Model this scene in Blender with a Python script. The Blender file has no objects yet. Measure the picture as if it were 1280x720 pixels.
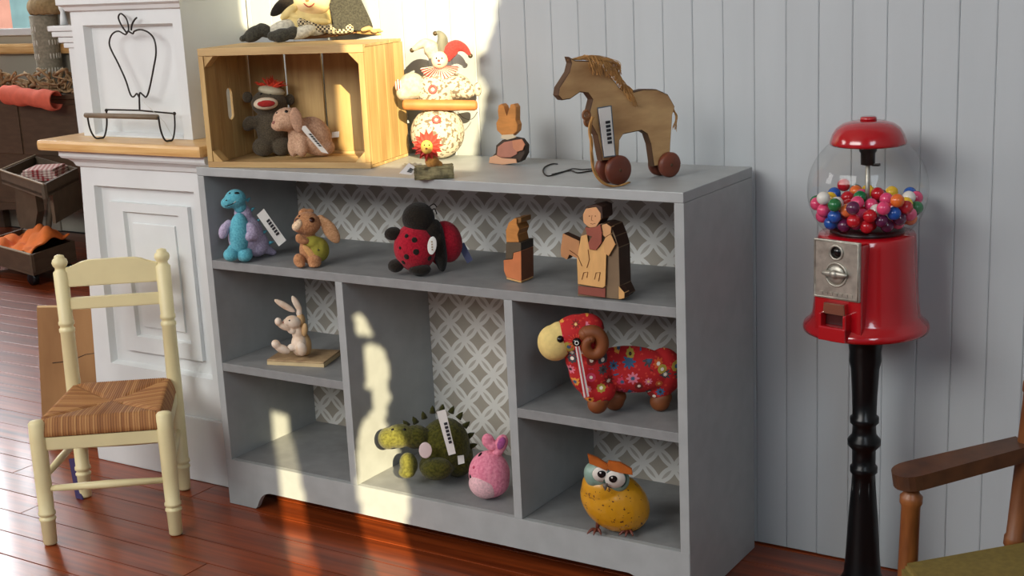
import bpy, bmesh, math, random
from mathutils import Vector, Matrix
from mathutils.bvhtree import BVHTree
import numpy as np
R = random.Random(7)
PI = math.pi
sc = bpy.context.scene
COL = sc.collection

# ---------------------------------------------------------------- camera
CP = np.array([2.2432860, -2.1774613, 1.2116145])
CR = np.array([0.8434139, 0.5352540, -0.0464336])
CU = np.array([-0.0851767, 0.2185457, 0.9721022])
CF = np.array([-0.5304695, 0.8159295, -0.2299157])
FP = 1706.6
cam = bpy.data.objects.new('camera', bpy.data.cameras.new('camera')); COL.objects.link(cam)
cam.matrix_world = Matrix(((CR[0], CU[0], -CF[0], CP[0]), (CR[1], CU[1], -CF[1], CP[1]), (CR[2], CU[2], -CF[2], CP[2]), (0, 0, 0, 1)))
cam.data.sensor_width = 36; cam.data.lens = FP * 36 / 1280; cam.data.clip_start = .02
sc.camera = cam
# ---------------------------------------------------------------- world, sun, lamps, exposure
sc.view_settings.view_transform = 'Standard'; sc.view_settings.look = 'None'
sc.view_settings.gamma = 1; sc.view_settings.use_curve_mapping = False
sc.view_settings.exposure = 0.08
W = bpy.data.worlds.new('sky'); sc.world = W; W.use_nodes = True
W.node_tree.nodes['Background'].inputs[0].default_value = (.62, .78, 1.0, 1)
W.node_tree.nodes['Background'].inputs[1].default_value = .15
SUN = Vector((.664, -.664, .342)).normalized()
def lamp(name, kind, loc, energy, color, to=None, direction=None, size=(1, 1), angle=.006):
    l = bpy.data.lights.new(name, kind); l.energy = energy; l.color = color
    o = bpy.data.objects.new(name, l); COL.objects.link(o); o.location = loc
    d = Vector(to) - Vector(loc) if to else Vector(direction)
    o.rotation_euler = d.to_track_quat('-Z', 'Y').to_euler()
    if kind == 'AREA': l.shape = 'RECTANGLE'; l.size, l.size_y = size
    if kind == 'SUN': l.angle = angle
    if kind == 'AREA': l.spread = 2.3
    return o
lamp('sun', 'SUN', (6, -6, 6), 11, (1, .84, .52), direction=-SUN, angle=.004)
lamp('assumed_daylight_right', 'AREA', (3.4, -2.65, 2.3), 19, (.80, .91, 1), to=(.9, .2, .75), size=(1.1, 1.5))  # area lamp added for sky light assumed to enter from the right
lamp('assumed_daylight_front', 'AREA', (-.3, -3.8, 2.65), 62, (1, .985, .95), to=(.4, .3, 1.), size=(2.8, 1.4))  # area lamp added for assumed front daylight
lamp('daylight_far_window', 'AREA', (-4.6, 2.2, 1.9), 34, (.95, .97, 1), to=(-2.6, .2, 0), size=(1.0, 1.1))
lamp('fill_left', 'AREA', (-3.6, -2.2, 2.5), 30, (1, .97, .93), to=(-.9, .3, .3), size=(1.4, 1.6))  # added fill lamp that lifts the left floor and pier, not a window

# ---------------------------------------------------------------- materials
def lin(c):
    return tuple((x / 12.92 if x <= .04045 else ((x + .055) / 1.055) ** 2.4) for x in (v / 255 for v in c)) + (1,)
class N:
    def __init__(s, name):
        s.m = bpy.data.materials.new(name); s.m.use_nodes = True; s.t = s.m.node_tree
        s.b = s.t.nodes['Principled BSDF']
    def n(s, t, **k):
        x = s.t.nodes.new(t)
        for a, v in k.items(): setattr(x, a, v)
        return x
    def l(s, a, b): s.t.links.new(a, b)
    def math(s, op, a, b=None, c=None):
        x = s.n('ShaderNodeMath', operation=op)
        for i, v in enumerate((a, b, c)):
            if v is None: continue
            if isinstance(v, (int, float)): x.inputs[i].default_value = v
            else: s.l(v, x.inputs[i])
        return x.outputs[0]
    def mix(s, f, a, b):
        x = s.n('ShaderNodeMix', data_type='RGBA')
        for i, v in ((0, f), (6, a), (7, b)):
            if isinstance(v, (int, float, tuple)): x.inputs[i].default_value = v
            else: s.l(v, x.inputs[i])
        return x.outputs[2]
    def coord(s, k='Object'): return s.n('ShaderNodeTexCoord').outputs[k]
    def noise(s, scale, detail=3, vec=None, stretch=None):
        v = vec or s.coord()
        if stretch:
            mp = s.n('ShaderNodeMapping'); mp.inputs['Scale'].default_value = stretch; s.l(v, mp.inputs[0]); v = mp.outputs[0]
        x = s.n('ShaderNodeTexNoise'); x.inputs['Scale'].default_value = scale; x.inputs['Detail'].default_value = detail
        s.l(v, x.inputs[0]); return x.outputs['Fac']
    def bump(s, h, d, strength=.6):
        x = s.n('ShaderNodeBump'); x.inputs['Strength'].default_value = strength; x.inputs['Distance'].default_value = d
        s.l(h, x.inputs['Height']); s.l(x.outputs[0], s.b.inputs['Normal'])
MC = {}
def mat(name, col, rough=.6, var=.0, scale=30, stretch=None, bump=0, metal=0, spec=.5, sheen=0, col2=None, coat=0):
    if name in MC: return MC[name]
    k = N(name); b = k.b; c = lin(col)
    b.inputs['Roughness'].default_value = rough; b.inputs['Metallic'].default_value = metal
    b.inputs['Specular IOR Level'].default_value = spec
    if sheen: b.inputs['Sheen Weight'].default_value = sheen; b.inputs['Sheen Roughness'].default_value = .6
    if coat: b.inputs['Coat Weight'].default_value = coat; b.inputs['Coat Roughness'].default_value = .08
    if var or bump or col2:
        f = k.noise(scale, 4, stretch=stretch)
        c2 = lin(col2) if col2 else tuple(max(0, x * (1 - var)) for x in c[:3]) + (1,)
        r = k.n('ShaderNodeMapRange'); k.l(f, r.inputs[0]); r.inputs[1].default_value = .35; r.inputs[2].default_value = .65
        k.l(k.mix(r.outputs[0], c, c2), b.inputs['Base Color'])
        if bump: k.bump(f, bump)
    else: b.inputs['Base Color'].default_value = c
    MC[name] = k.m; return k.m
def plush(name, col, col2=None, bump=.003, scale=260):
    return mat(name, col, .95, .25, scale, bump=bump, spec=.1, sheen=.12, col2=col2)
def plank(name, col, col2, stretch, scale=6, rough=.5, objvar=.25, bump=.0006, coat=0, pore=None):
    k = N(name); inf = k.n('ShaderNodeObjectInfo').outputs['Random']
    v = k.coord(); off = k.n('ShaderNodeVectorMath', operation='ADD'); k.l(v, off.inputs[0])
    cb = k.n('ShaderNodeCombineXYZ'); k.l(k.math('MULTIPLY', inf, 37.), cb.inputs[0]); k.l(k.math('MULTIPLY', inf, 91.), cb.inputs[1]); k.l(cb.outputs[0], off.inputs[1])
    f = k.noise(scale, 6, off.outputs[0], stretch)
    f2 = k.noise(scale * .35, 2, off.outputs[0], stretch)
    r = k.n('ShaderNodeMapRange'); k.l(k.math('ADD', k.math('MULTIPLY', f, .65), k.math('MULTIPLY', f2, .35)), r.inputs[0]); r.inputs[1].default_value = .34; r.inputs[2].default_value = .66
    c = k.mix(r.outputs[0], lin(col), lin(col2))
    hv = k.n('ShaderNodeHueSaturation'); k.l(c, hv.inputs['Color']); k.l(k.math('ADD', k.math('MULTIPLY', inf, 2 * objvar), 1 - objvar), hv.inputs['Value'])
    k.l(hv.outputs[0], k.b.inputs['Base Color']); k.b.inputs['Roughness'].default_value = rough
    if coat: k.b.inputs['Coat Weight'].default_value = coat; k.b.inputs['Coat Roughness'].default_value = .12
    k.bump(f, bump, .5); MC[name] = k.m; return k.m

M_wall = mat('white_board_paint', (178, 184, 187), .55, .05, 14, stretch=(1, 1, .15), bump=.0006)
M_pier = mat('white_trim_paint', (216, 220, 220), .45, .05, 10, bump=.0004)
M_floor = plank('varnished_pine_floor', (150, 66, 25), (84, 31, 10), (.35, 9, 1), 7, .36, .22, .0006, .3)
M_ledge = plank('honey_wood', (230, 194, 134), (200, 152, 90), (1, 10, 10), 9, .35, .08)
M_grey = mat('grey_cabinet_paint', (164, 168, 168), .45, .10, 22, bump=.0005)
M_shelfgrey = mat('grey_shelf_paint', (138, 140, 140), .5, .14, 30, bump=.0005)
M_crate = plank('crate_pine', (202, 170, 112), (166, 130, 78), (6, 6, .5), 10, .6, .12)
M_crate_h = plank('crate_pine_lengthwise', (206, 174, 120), (170, 134, 84), (.5, 6, 6), 10, .6, .12)
M_black = mat('black_gloss_iron', (7, 7, 8), .3, spec=.35)
M_wire = mat('black_wire', (34, 30, 26), .5, metal=.3)
M_eye = mat('black_bead', (12, 10, 10), .15)
M_white = mat('white_paper', (232, 230, 224), .7)
M_print = mat('black_print', (40, 40, 44), .7)
M_cream = mat('cream_chair_paint', (234, 222, 172), .42, .07, 12, bump=.0004)

# wallpaper: interlocking split petals on taupe diamonds
k = N('petal_wallpaper'); mp = k.n('ShaderNodeMapping'); k.l(k.coord(), mp.inputs[0])
A_ = .0535
mp.inputs['Rotation'].default_value = (0, PI / 4, 0); mp.inputs['Scale'].default_value = (1 / A_,) * 3
sx = k.n('ShaderNodeSeparateXYZ'); k.l(mp.outputs[0], sx.inputs[0])
def fold(o):
    fr = k.math('FRACT', o); return k.math('MINIMUM', fr, k.math('SUBTRACT', 1., fr))
fu, fv = fold(sx.outputs[0]), fold(sx.outputs[2])
mx, mn = k.math('MAXIMUM', fu, fv), k.math('MINIMUM', fu, fv)
n2 = k.math('MULTIPLY', mn, mn)
lens = k.math('GREATER_THAN', mx, k.math('ADD', .275, k.math('MULTIPLY', n2, .42)))
slit = k.math('GREATER_THAN', mx, k.math('ADD', .435, k.math('MULTIPLY', n2, .62)))
msk = k.math('SUBTRACT', lens, k.math('MULTIPLY', slit, .7))
k.l(k.mix(msk, lin((166, 159, 147)), lin((220, 219, 214))), k.b.inputs['Base Color']); k.b.inputs['Roughness'].default_value = .7
M_paper = k.m
# flower print for the ram
k = N('red_flower_cloth'); mp = k.n('ShaderNodeMapping'); k.l(k.coord(), mp.inputs[0]); mp.inputs['Scale'].default_value = (34, 1, 34)
vo = k.n('ShaderNodeTexVoronoi', voronoi_dimensions='3D'); vo.inputs['Scale'].default_value = 1; vo.inputs['Randomness'].default_value = .75; k.l(mp.outputs[0], vo.inputs[0])
df = k.n('ShaderNodeVectorMath', operation='SUBTRACT'); k.l(mp.outputs[0], df.inputs[0]); k.l(vo.outputs['Position'], df.inputs[1])
sp = k.n('ShaderNodeSeparateXYZ'); k.l(df.outputs[0], sp.inputs[0])
an = k.math('ARCTAN2', sp.outputs[2], sp.outputs[0])
rad = k.math('POWER', k.math('ADD', k.math('MULTIPLY', sp.outputs[0], sp.outputs[0]), k.math('MULTIPLY', sp.outputs[2], sp.outputs[2])), .5)
sc_ = k.n('ShaderNodeSeparateColor'); k.l(vo.outputs['Color'], sc_.inputs[0])
lim = k.math('ADD', k.math('MULTIPLY', k.math('COSINE', k.math('MULTIPLY', an, 8.)), k.math('MULTIPLY', sc_.outputs[2], .11)), k.math('ADD', .2, k.math('MULTIPLY', sc_.outputs[1], .16)))
pet = k.math('LESS_THAN', rad, lim); core = k.math('LESS_THAN', rad, k.math('MULTIPLY', lim, .38))
rp = k.n('ShaderNodeValToRGB'); rp.color_ramp.interpolation = 'CONSTANT'; k.l(sc_.outputs[0], rp.inputs[0])
pal = [(206, 90, 40), (52, 92, 128), (170, 150, 60), (214, 120, 140), (70, 66, 70), (220, 150, 60), (196, 60, 90), (120, 30, 24)]
el = rp.color_ramp.elements
for i, c in enumerate(pal):
    e = el[i] if i < 2 else el.new(i / len(pal)); e.position = i / len(pal); e.color = lin(c)
rp2 = k.n('ShaderNodeValToRGB'); rp2.color_ramp.interpolation = 'CONSTANT'; k.l(sc_.outputs[1], rp2.inputs[0])
for i, c in enumerate([(236, 190, 120), (60, 30, 28), (236, 226, 210), (60, 90, 120)]):
    e = rp2.color_ramp.elements[i] if i < 2 else rp2.color_ramp.elements.new(i / 4); e.position = i / 4; e.color = lin(c)
vb = k.n('ShaderNodeTexVoronoi'); vb.inputs['Scale'].default_value = 95; k.l(k.coord(), vb.inputs[0])
base = k.mix(k.math('LESS_THAN', vb.outputs['Distance'], .26), lin((178, 24, 28)), lin((200, 58, 44)))
k.l(k.mix(core, k.mix(pet, base, rp.outputs[0]), rp2.outputs[0]), k.b.inputs['Base Color']); k.b.inputs['Roughness'].default_value = .85
M_flower = k.m

# ---------------------------------------------------------------- mesh helpers
def obj(name, bm, m, parent=None, smooth=False, loc=None):
    me = bpy.data.meshes.new(name); bmesh.ops.recalc_face_normals(bm, faces=bm.faces[:]); bm.to_mesh(me); bm.free()
    o = bpy.data.objects.new(name, me); COL.objects.link(o)
    for x in (m if isinstance(m, (list, tuple)) else [m]): me.materials.append(x)
    if smooth: me.polygons.foreach_set('use_smooth', [True] * len(me.polygons))
    if parent is not None: o.parent = parent
    if loc: o.location = loc
    return o
def thing(name, label, cat, loc=(0, 0, 0), rz=0, group=None):
    o = bpy.data.objects.new(name, None); COL.objects.link(o); o.location = loc; o.rotation_euler = (0, 0, rz)
    o.empty_display_size = .02
    tag(o, label, cat, group); return o
def tag(o, label, cat, group=None):
    o['label'] = label; o['category'] = cat
    if group: o['group'] = group
    return o
def struct(name, bm, m, parent=None):
    o = obj(name, bm, m, parent)
    o['kind'] = 'structure'
    return o
def BM(): return bmesh.new()
def box(bm, x0, x1, y0, y1, z0, z1, bev=0, M=None):
    r = bmesh.ops.create_cube(bm, size=1)['verts']
    for v in r: v.co = Vector((x0 + (v.co.x + .5) * (x1 - x0), y0 + (v.co.y + .5) * (y1 - y0), z0 + (v.co.z + .5) * (z1 - z0)))
    if bev:
        es = list({e for v in r for e in v.link_edges})
        r = list({v for f in bmesh.ops.bevel(bm, geom=es, offset=bev, segments=2, affect='EDGES', profile=.6)['faces'] for v in f.verts} | {v for v in r if v.is_valid})
    if M is not None:
        for v in r:
            if v.is_valid: v.co = M @ v.co
    return bm
def bx_(*a, **k): return box(BM(), *a, **k)
def ell(bm, c, r, rot=None, sub=3):
    vs = bmesh.ops.create_icosphere(bm, subdivisions=sub, radius=1)['verts']
    Rm = rot or Matrix.Identity(3)
    for v in vs: v.co = Vector(c) + Rm @ Vector((v.co.x * r[0], v.co.y * r[1], v.co.z * r[2]))
    return bm
def lathe(bm, prof, seg=32, M=None):
    rings = []
    for r, z in prof:
        rings.append([bm.verts.new((max(r, 1e-5) * math.cos(2 * PI * i / seg), max(r, 1e-5) * math.sin(2 * PI * i / seg), z)) for i in range(seg)])
    for a, b in zip(rings, rings[1:]):
        for i in range(seg): bm.faces.new((a[i], a[(i + 1) % seg], b[(i + 1) % seg], b[i]))
    bm.faces.new(rings[0][::-1]); bm.faces.new(rings[-1])
    if M is not None:
        for rg in rings:
            for v in rg: v.co = M @ v.co
    return bm
def along(p, q):   # matrix taking +z segment to p->q
    d = Vector(q) - Vector(p)
    return Matrix.Translation(p) @ d.to_track_quat('Z', 'Y').to_matrix().to_4x4(), d.length
def turned(bm, p, q, prof, seg=20):   # prof: (t 0..1, radius)
    M, L = along(p, q); return lathe(bm, [(r, t * L) for t, r in prof], seg, M)
def rod(bm, p, q, r0, r1=None, seg=14): return turned(bm, p, q, [(0, r0), (1, r1 if r1 is not None else r0)], seg)
def tube(bm, pts, rad, seg=8, closed=False):
    pts = [Vector(p) for p in pts]; n = len(pts); rings = []; up = None
    for i, p in enumerate(pts):
        a = pts[(i - 1) % n] if (closed or i) else p; b = pts[(i + 1) % n] if (closed or i < n - 1) else p
        t = (b - a).normalized()
        if up is None: up = t.orthogonal().normalized()
        else:
            up = (up - t * up.dot(t)); up = up.normalized() if up.length > 1e-6 else t.orthogonal().normalized()
        s = t.cross(up); r = rad[i] if isinstance(rad, (list, tuple)) else rad
        rings.append([bm.verts.new(p + (up * math.cos(2 * PI * j / seg) + s * math.sin(2 * PI * j / seg)) * r) for j in range(seg)])
    pr = list(zip(rings, rings[1:])) + ([(rings[-1], rings[0])] if closed else [])
    for a, b in pr:
        for j in range(seg): bm.faces.new((a[j], a[(j + 1) % seg], b[(j + 1) % seg], b[j]))
    if not closed: bm.faces.new(rings[0][::-1]); bm.faces.new(rings[-1])
    return bm
def curve(pts, n=8, closed=False):   # Catmull-Rom
    pts = [Vector(p) for p in pts]; m = len(pts); out = []
    for i in range(m if closed else m - 1):
        g = lambda j: pts[j % m] if closed else pts[max(0, min(m - 1, j))]
        a, b, c, d = g(i - 1), g(i), g(i + 1), g(i + 2)
        for k_ in range(n):
            t = k_ / n
            out.append(.5 * ((2 * b) + (c - a) * t + (2 * a - 5 * b + 4 * c - d) * t * t + (3 * b - a - 3 * c + d) * t ** 3))
    if not closed: out.append(pts[-1])
    return out
def prism(bm, poly, y0, y1, bev=0, M=None):   # poly in (x,z), extruded along y
    a = [bm.verts.new((x, y0, z)) for x, z in poly]; b = [bm.verts.new((x, y1, z)) for x, z in poly]; n = len(poly)
    fs = [bm.faces.new(a), bm.faces.new(b[::-1])]
    for i in range(n): fs.append(bm.faces.new((a[i], b[i], b[(i + 1) % n], a[(i + 1) % n])))
    if bev:
        es = [e for f in fs[:2] for e in f.edges]
        bmesh.ops.bevel(bm, geom=es, offset=bev, segments=2, affect='EDGES')
    if M is not None:
        for v in bm.verts: v.co = M @ v.co
    return bm
def bake(tmp, *mods):
    for kind, kw in mods:
        md = tmp.modifiers.new(kind, kind)
        for a, v in kw.items(): setattr(md, a, v)
    dg = bpy.context.evaluated_depsgraph_get(); dg.update()
    me = bpy.data.meshes.new_from_object(tmp.evaluated_get(dg))
    old = tmp.data; tmp.modifiers.clear(); tmp.data = me; bpy.data.meshes.remove(old)
    me.polygons.foreach_set('use_smooth', [True] * len(me.polygons))
    return tmp
def melt(bm, name, m, parent, voxel=.002, smooth=6):
    o = obj(name, bm, m); bake(o, ('REMESH', dict(mode='VOXEL', voxel_size=voxel)), ('SMOOTH', dict(factor=.5, iterations=smooth)))
    if parent is not None: o.parent = parent
    o.data.materials.clear(); o.data.materials.append(m)
    return o

def pix_ray(u, v): return CF + CR * (u - 640) / FP - CU * (v - 360) / FP
def hit(u, v, ax, val):
    d = pix_ray(u, v); t = (val - CP[ax]) / d[ax]; return CP + t * d
def project(p):
    d = np.array(p, float) - CP; z = d @ CF
    return np.array([640 + FP * (d @ CR) / z, 360 - FP * (d @ CU) / z])
class Toy:
    """A thing standing at a real spot; at() turns sketch points traced from the photo into its own local metres (w = depth away)."""
    def __init__(s, name, label, cat, u, v, z, rz=None, group=None, dy=0):
        p = hit(u, v, 2, z); s.p = np.array([p[0], p[1], z]); s.z = z
        d = s.p - CP; h = math.atan2(d[0], d[1])
        s.rz = -h if rz is None else math.radians(rz)
        s.X = np.array([math.cos(s.rz), math.sin(s.rz), 0]); s.Yv = np.array([-math.sin(s.rz), math.cos(s.rz), 0]); s.Z = np.array([0, 0, 1.])
        s.root = thing(name, label, cat, tuple(s.p), s.rz, group)
        s.s = float(np.linalg.norm(d @ CF)) / FP     # metres per sketch unit
    def at(s, u, v, w=0.):
        x = z = 0.
        for _ in range(4):
            q = project(s.p + x * s.X + w * s.Yv + z * s.Z); e = 1e-4
            jx = (project(s.p + (x + e) * s.X + w * s.Yv + z * s.Z) - q) / e; jz = (project(s.p + x * s.X + w * s.Yv + (z + e) * s.Z) - q) / e
            dx, dz = np.linalg.solve(np.array([jx, jz]).T, np.array([u, v]) - q); x += dx; z += dz
        return Vector((x, w, z))
    def E(s, bm, u, v, ru, rv=None, w=0, rw=None, rot=0, sub=3):
        rv = rv or ru; rw = rw or min(ru, rv)
        return ell(bm, s.at(u, v, w * s.s), (ru * s.s, rw * s.s, rv * s.s), Matrix.Rotation(math.radians(-rot), 3, 'Y'), sub)
    def blob(s, name, es, m, parent=None, vox=1.5, smooth=5):
        bm = BM()
        for e in es: s.E(bm, *e[:2], **dict(zip(('ru', 'rv', 'w', 'rw', 'rot'), e[2:])))
        return melt(bm, name, m, parent or s.root, vox * s.s, smooth)
    def part(s, name, es, m, parent=None):
        bm = BM()
        for e in es: s.E(bm, *e[:2], **dict(zip(('ru', 'rv', 'w', 'rw', 'rot'), e[2:])))
        return obj(name, bm, m, parent or s.root, True)
    def on(s, o, u, v):
        """point and normal on part o under the sketch point"""
        me = o.data; bvh = BVHTree.FromPolygons([x.co for x in me.vertices], [p.vertices[:] for p in me.polygons])
        a = np.array(CP - s.p); a = Vector((a @ s.X, a @ s.Yv, a[2])); b = s.at(u, v, 0); d = (b - a).normalized()
        loc, nor, _, _ = bvh.ray_cast(a, d)
        if loc is None: loc, nor, _, _ = bvh.find_nearest(b)
        if nor.dot(d) > 0: nor = -nor
        return loc, nor
    def dot(s, name, o, u, v, r, m, flat=.5, rv=None, rot=0, parent=None):
        p, n = s.on(o, u, v)
        q = n.to_track_quat('Y', 'Z').to_matrix() @ Matrix.Rotation(math.radians(rot), 3, 'Y')
        return obj(name, ell(BM(), p, (r * s.s, r * flat * s.s, (rv or r) * s.s), q, 2), m, parent or o, True)
    def plate(s, name, poly, w, th, m, parent=None, bev=0):
        pts = [s.at(u, v, w) for u, v in poly]
        return obj(name, prism(BM(), [(p.x, p.z) for p in pts], w, w + th, bev), m, parent or s.root)
    def strip(s, name, pts, m, parent=None, th=.0012):
        """thin card through four corners (u, v, w_px)"""
        P = [s.at(u, v, w * s.s) for u, v, w in pts]; n = (P[1] - P[0]).cross(P[2] - P[0]).normalized() * th
        bm = BM(); a = [bm.verts.new(p) for p in P]; b = [bm.verts.new(p + n) for p in P]
        bm.faces.new(a); bm.faces.new(b[::-1])
        for i in range(4): bm.faces.new((a[i], b[i], b[(i + 1) % 4], a[(i + 1) % 4]))
        return obj(name, bm, m, parent or s.root)
    def price_tag(s, A, B, C, D, w=0, marks=6, parent=None, name='price_tag', m=None):
        """white card with a row of dark printed marks; A,B one short end, C,D the other"""
        t = s.strip(name, [(*A, w), (*B, w), (*C, w), (*D, w)], m or M_white, parent)
        lerp = lambda p, q, t_: (p[0] + (q[0] - p[0]) * t_, p[1] + (q[1] - p[1]) * t_)
        q = lambda a, b: lerp(lerp(A, D, a), lerp(B, C, a), b)
        bm = BM()
        for i in range(marks):
            a0 = .28 + .5 * i / marks; a1 = a0 + .5 / marks * .68
            P = [s.at(*q(a, b), (w - .9) * s.s) for a, b in ((a0, .45), (a0, .85), (a1, .85), (a1, .45))]
            vs = [bm.verts.new(p) for p in P]; bm.faces.new(vs)
            for p, v in zip(P, vs): pass
        g = bmesh.ops.extrude_face_region(bm, geom=bm.faces[:])
        bmesh.ops.translate(bm, verts=[x for x in g['geom'] if isinstance(x, bmesh.types.BMVert)], vec=(0, .0006, 0))
        obj('printed_mark', bm, M_print, t)
        return t
    def ground(s, gap=.0004):
        bpy.context.view_layer.update()
        z = min((s.root.matrix_world @ (c.matrix_local @ v.co)).z for c in s.root.children if c.type == 'MESH' for v in c.data.vertices)
        s.root.location.z += s.z + gap - z

# ================================================================ the setting
# floor: boards laid lengthwise along x
bed = struct('floor', bx_(-7, 4, -5.5, 2.6, -.08, -.022), mat('subfloor', (40, 18, 8), .8))
Wd = .0865; j0 = -.447 - 14 * Wd
fb = {}
for r in range(47):
    y0 = j0 + r * Wd
    if y0 > 2.28: break
    x = -6.6 + R.random() * 1.2
    xe = 3.55
    while x < xe:
        L = R.choice((2.6, 3.2, 3.8, 4.4)); x1 = min(x + L, xe)
        if xe - x1 < .5: x1 = xe
        b = obj('floor_board', bx_(x + .001, x1 - .001, y0 + .0011, y0 + Wd - .0011, -.0215, 0 - .0008 * R.random(), .0007), M_floor, bed)
        x = x1
# the rest of the floor, behind the camera
obj('floor_board', bx_(-6.6, 3.55, -5.4, j0 - .002, -.0215, -.001), M_floor, bed)
# back wall: narrow beaded boards
wb = struct('wall_back', bx_(-.13, 3.7, .352, .43, 0, 3.6), mat('wall_shadow_gap', (160, 160, 158), .8))
bw = .0652; x0 = 1.1295 - 20 * bw
for i in range(60):
    x = x0 + i * bw
    if x > 3.5 or x + bw < -.12: continue
    xa = max(x, -.124)
    jit = .0006 * R.random(); zb = .002 + .006 * R.random()
    poly = [(xa + .0003, .3389), (xa + .0022, .338 - jit), (x + bw - .0022, .338 - jit), (x + bw - .0003, .3389), (x + bw - .0006, .351), (xa + .0006, .351)]
    bm = BM(); a = [bm.verts.new((p, q, zb)) for p, q in poly]; b = [bm.verts.new((p, q, 3.59)) for p, q in poly]
    bm.faces.new(a); bm.faces.new(b)
    for q in range(6): bm.faces.new((a[q], a[(q + 1) % 6], b[(q + 1) % 6], b[q]))
    obj('wall_board', bm, M_wall, wb)
struct('ceiling', bx_(-7, 4, -5.5, 2.9, 3.6, 3.7), mat('ceiling_paint', (215, 212, 204), .8))
# right wall with an assumed, unseen tall window that lets the sun in (beside and behind the camera)
wr = struct('wall_right', bx_(3.6, 3.75, -2.45, .43, 0, 3.6), M_wall)
for a in ((3.6, 3.75, -5.5, -3.75, 0, 3.6), (3.6, 3.75, -3.75, -2.45, 0, .85), (3.6, 3.75, -3.75, -2.45, 3.5, 3.6)):
    obj('wall_section', bx_(*a), M_wall, wr)
w2 = struct('window_assumed', bx_(3.56, 3.6, -3.83, -2.37, .79, .85), M_pier)
for a in ((3.57, 3.6, -3.83, -3.75, .85, 3.5), (3.57, 3.6, -2.45, -2.37, .85, 3.5)): obj('window_frame', bx_(*a), M_pier, w2)
# added sun mask, out of view: its holes are shaped to cast the sun streaks
def inside(p, poly):
    x, y = p; c = False
    for i in range(len(poly)):
        (x1, y1), (x2, y2) = poly[i], poly[i - 1]
        if (y1 > y) != (y2 > y) and x < (x2 - x1) * (y - y1) / (y2 - y1) + x1: c = not c
    return c
GAPS = [[(.168, .262), (.224, .262), (.228, .11), (.238, .05), (.25, -.25), (.175, -.25), (.17, .05)],
        [(.425, .508), (.463, .52), (.484, .497), (.494, .484), (.468, .470), (.44, .468)],
        [(.459, .450), (.505, .462), (.531, .447), (.534, .396), (.525, .362), (.535, .349), (.516, .308), (.513, .278), (.55, .229), (.55, .17), (.53, .06), (.53, -.25), (.42, -.25), (.398, .03), (.393, .117), (.405, .201), (.427, .261), (.48, .306), (.479, .347), (.455, .351), (.457, .415)],
        [(.2, 1.62), (.2, 1.262), (.47, 1.262), (.47, .95), (.5, .86), (.8, .865), (.856, .95), (.877, 1.02), (.896, 1.073), (.912, 1.126), (.901, 1.148), (.885, 1.157), (.887, 1.195), (.917, 1.212), (.941, 1.263), (.95, 1.314), (.955, 1.62)]]
cell = .0085; vs = {}; bm = BM(); xc = 3.54
def vat(i, j):
    if (i, j) not in vs: vs[(i, j)] = bm.verts.new((xc + .004 * math.sin(i * .34), -3.82 + i * cell, .8 + j * cell))
    return vs[(i, j)]
for i in range(170):
    for j in range(319):
        y, z = -3.82 + (i + .5) * cell, .8 + (j + .5) * cell
        t = -y / .664; xf, zf = xc - t * .664, z - t * .342
        if any(inside((xf, zf), g) for g in GAPS): continue
        bm.faces.new((vat(i, j), vat(i + 1, j), vat(i + 1, j + 1), vat(i, j + 1)))
smask = obj('curtain', bm, mat('mask_sheet', (150, 140, 120), .9))
md = smask.modifiers.new('thick', 'SOLIDIFY'); md.thickness = .004
tag(smask, 'added unseen sheet with holes shaped for the sun streaks, at the assumed right window', 'curtain')
tag(obj('mask_rod', rod(BM(), (3.54, -3.9, 3.535), (3.54, -2.3, 3.535), .011), M_black), 'black rod above the added sun mask at the assumed right window', 'curtain rod')

# pier at the end of the back wall, panelled below and above a wooden ledge
def loft(bm, A, B):
    a = [bm.verts.new(p) for p in A]; b = [bm.verts.new(p) for p in B]; n = len(A)
    bm.faces.new(a[::-1]); bm.faces.new(b)
    for i in range(n): bm.faces.new((a[i], a[(i + 1) % n], b[(i + 1) % n], b[i]))
    return bm
def framed(bm, x0a, x1a, z0, z1, y, hx0a, hx1a, hz0, hz1, depth, xb=None, hxb=None, yb=.36):
    """slab with a rectangular recess in its front (y) face; x0 may lean: a = at bottom, b = at top"""
    xb = xb if xb is not None else x0a; hxb = hxb if hxb is not None else hx0a
    V = lambda x, y_, z: bm.verts.new((x, y_, z))
    o = [V(x0a, y, z0), V(x1a, y, z0), V(x1a, y, z1), V(xb, y, z1)]
    h = [V(hx0a, y, hz0), V(hx1a, y, hz0), V(hx1a, y, hz1), V(hxb, y, hz1)]
    e = depth * .35
    g = [V(hx0a + e, y + depth, hz0 + e), V(hx1a - e, y + depth, hz0 + e), V(hx1a - e, y + depth, hz1 - e), V(hxb + e, y + depth, hz1 - e)]
    k_ = [V(x0a, yb, z0), V(x1a, yb, z0), V(x1a, yb, z1), V(xb, yb, z1)]
    for i in range(4):
        j = (i + 1) % 4
        bm.faces.new((o[i], o[j], h[j], h[i])); bm.faces.new((h[i], h[j], g[j], g[i])); bm.faces.new((o[i], k_[i], k_[j], o[j]))
    bm.faces.new(g); bm.faces.new(k_[::-1]); return bm
pier = struct('wall_left', framed(BM(), -.536, -.022, .0, .795, .081, -.458, -.1, .27, .73, .018, xb=-.484, hxb=-.444), M_pier)
# raised inner panel with its own moulding
bm = BM(); framed(bm, -.405, -.135, .31, .69, .088, -.358, -.168, .35, .668, .010, yb=.0985)
obj('panel_moulding', bm, M_pier, pier)
obj('raised_panel', bx_(-.335, -.19, .0935, .0985, .375, .64, .002), M_pier, pier)
struct('baseboard_left', bx_(-.5405, -.022, .072, .0805, .0, .168, .003), M_pier)
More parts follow.
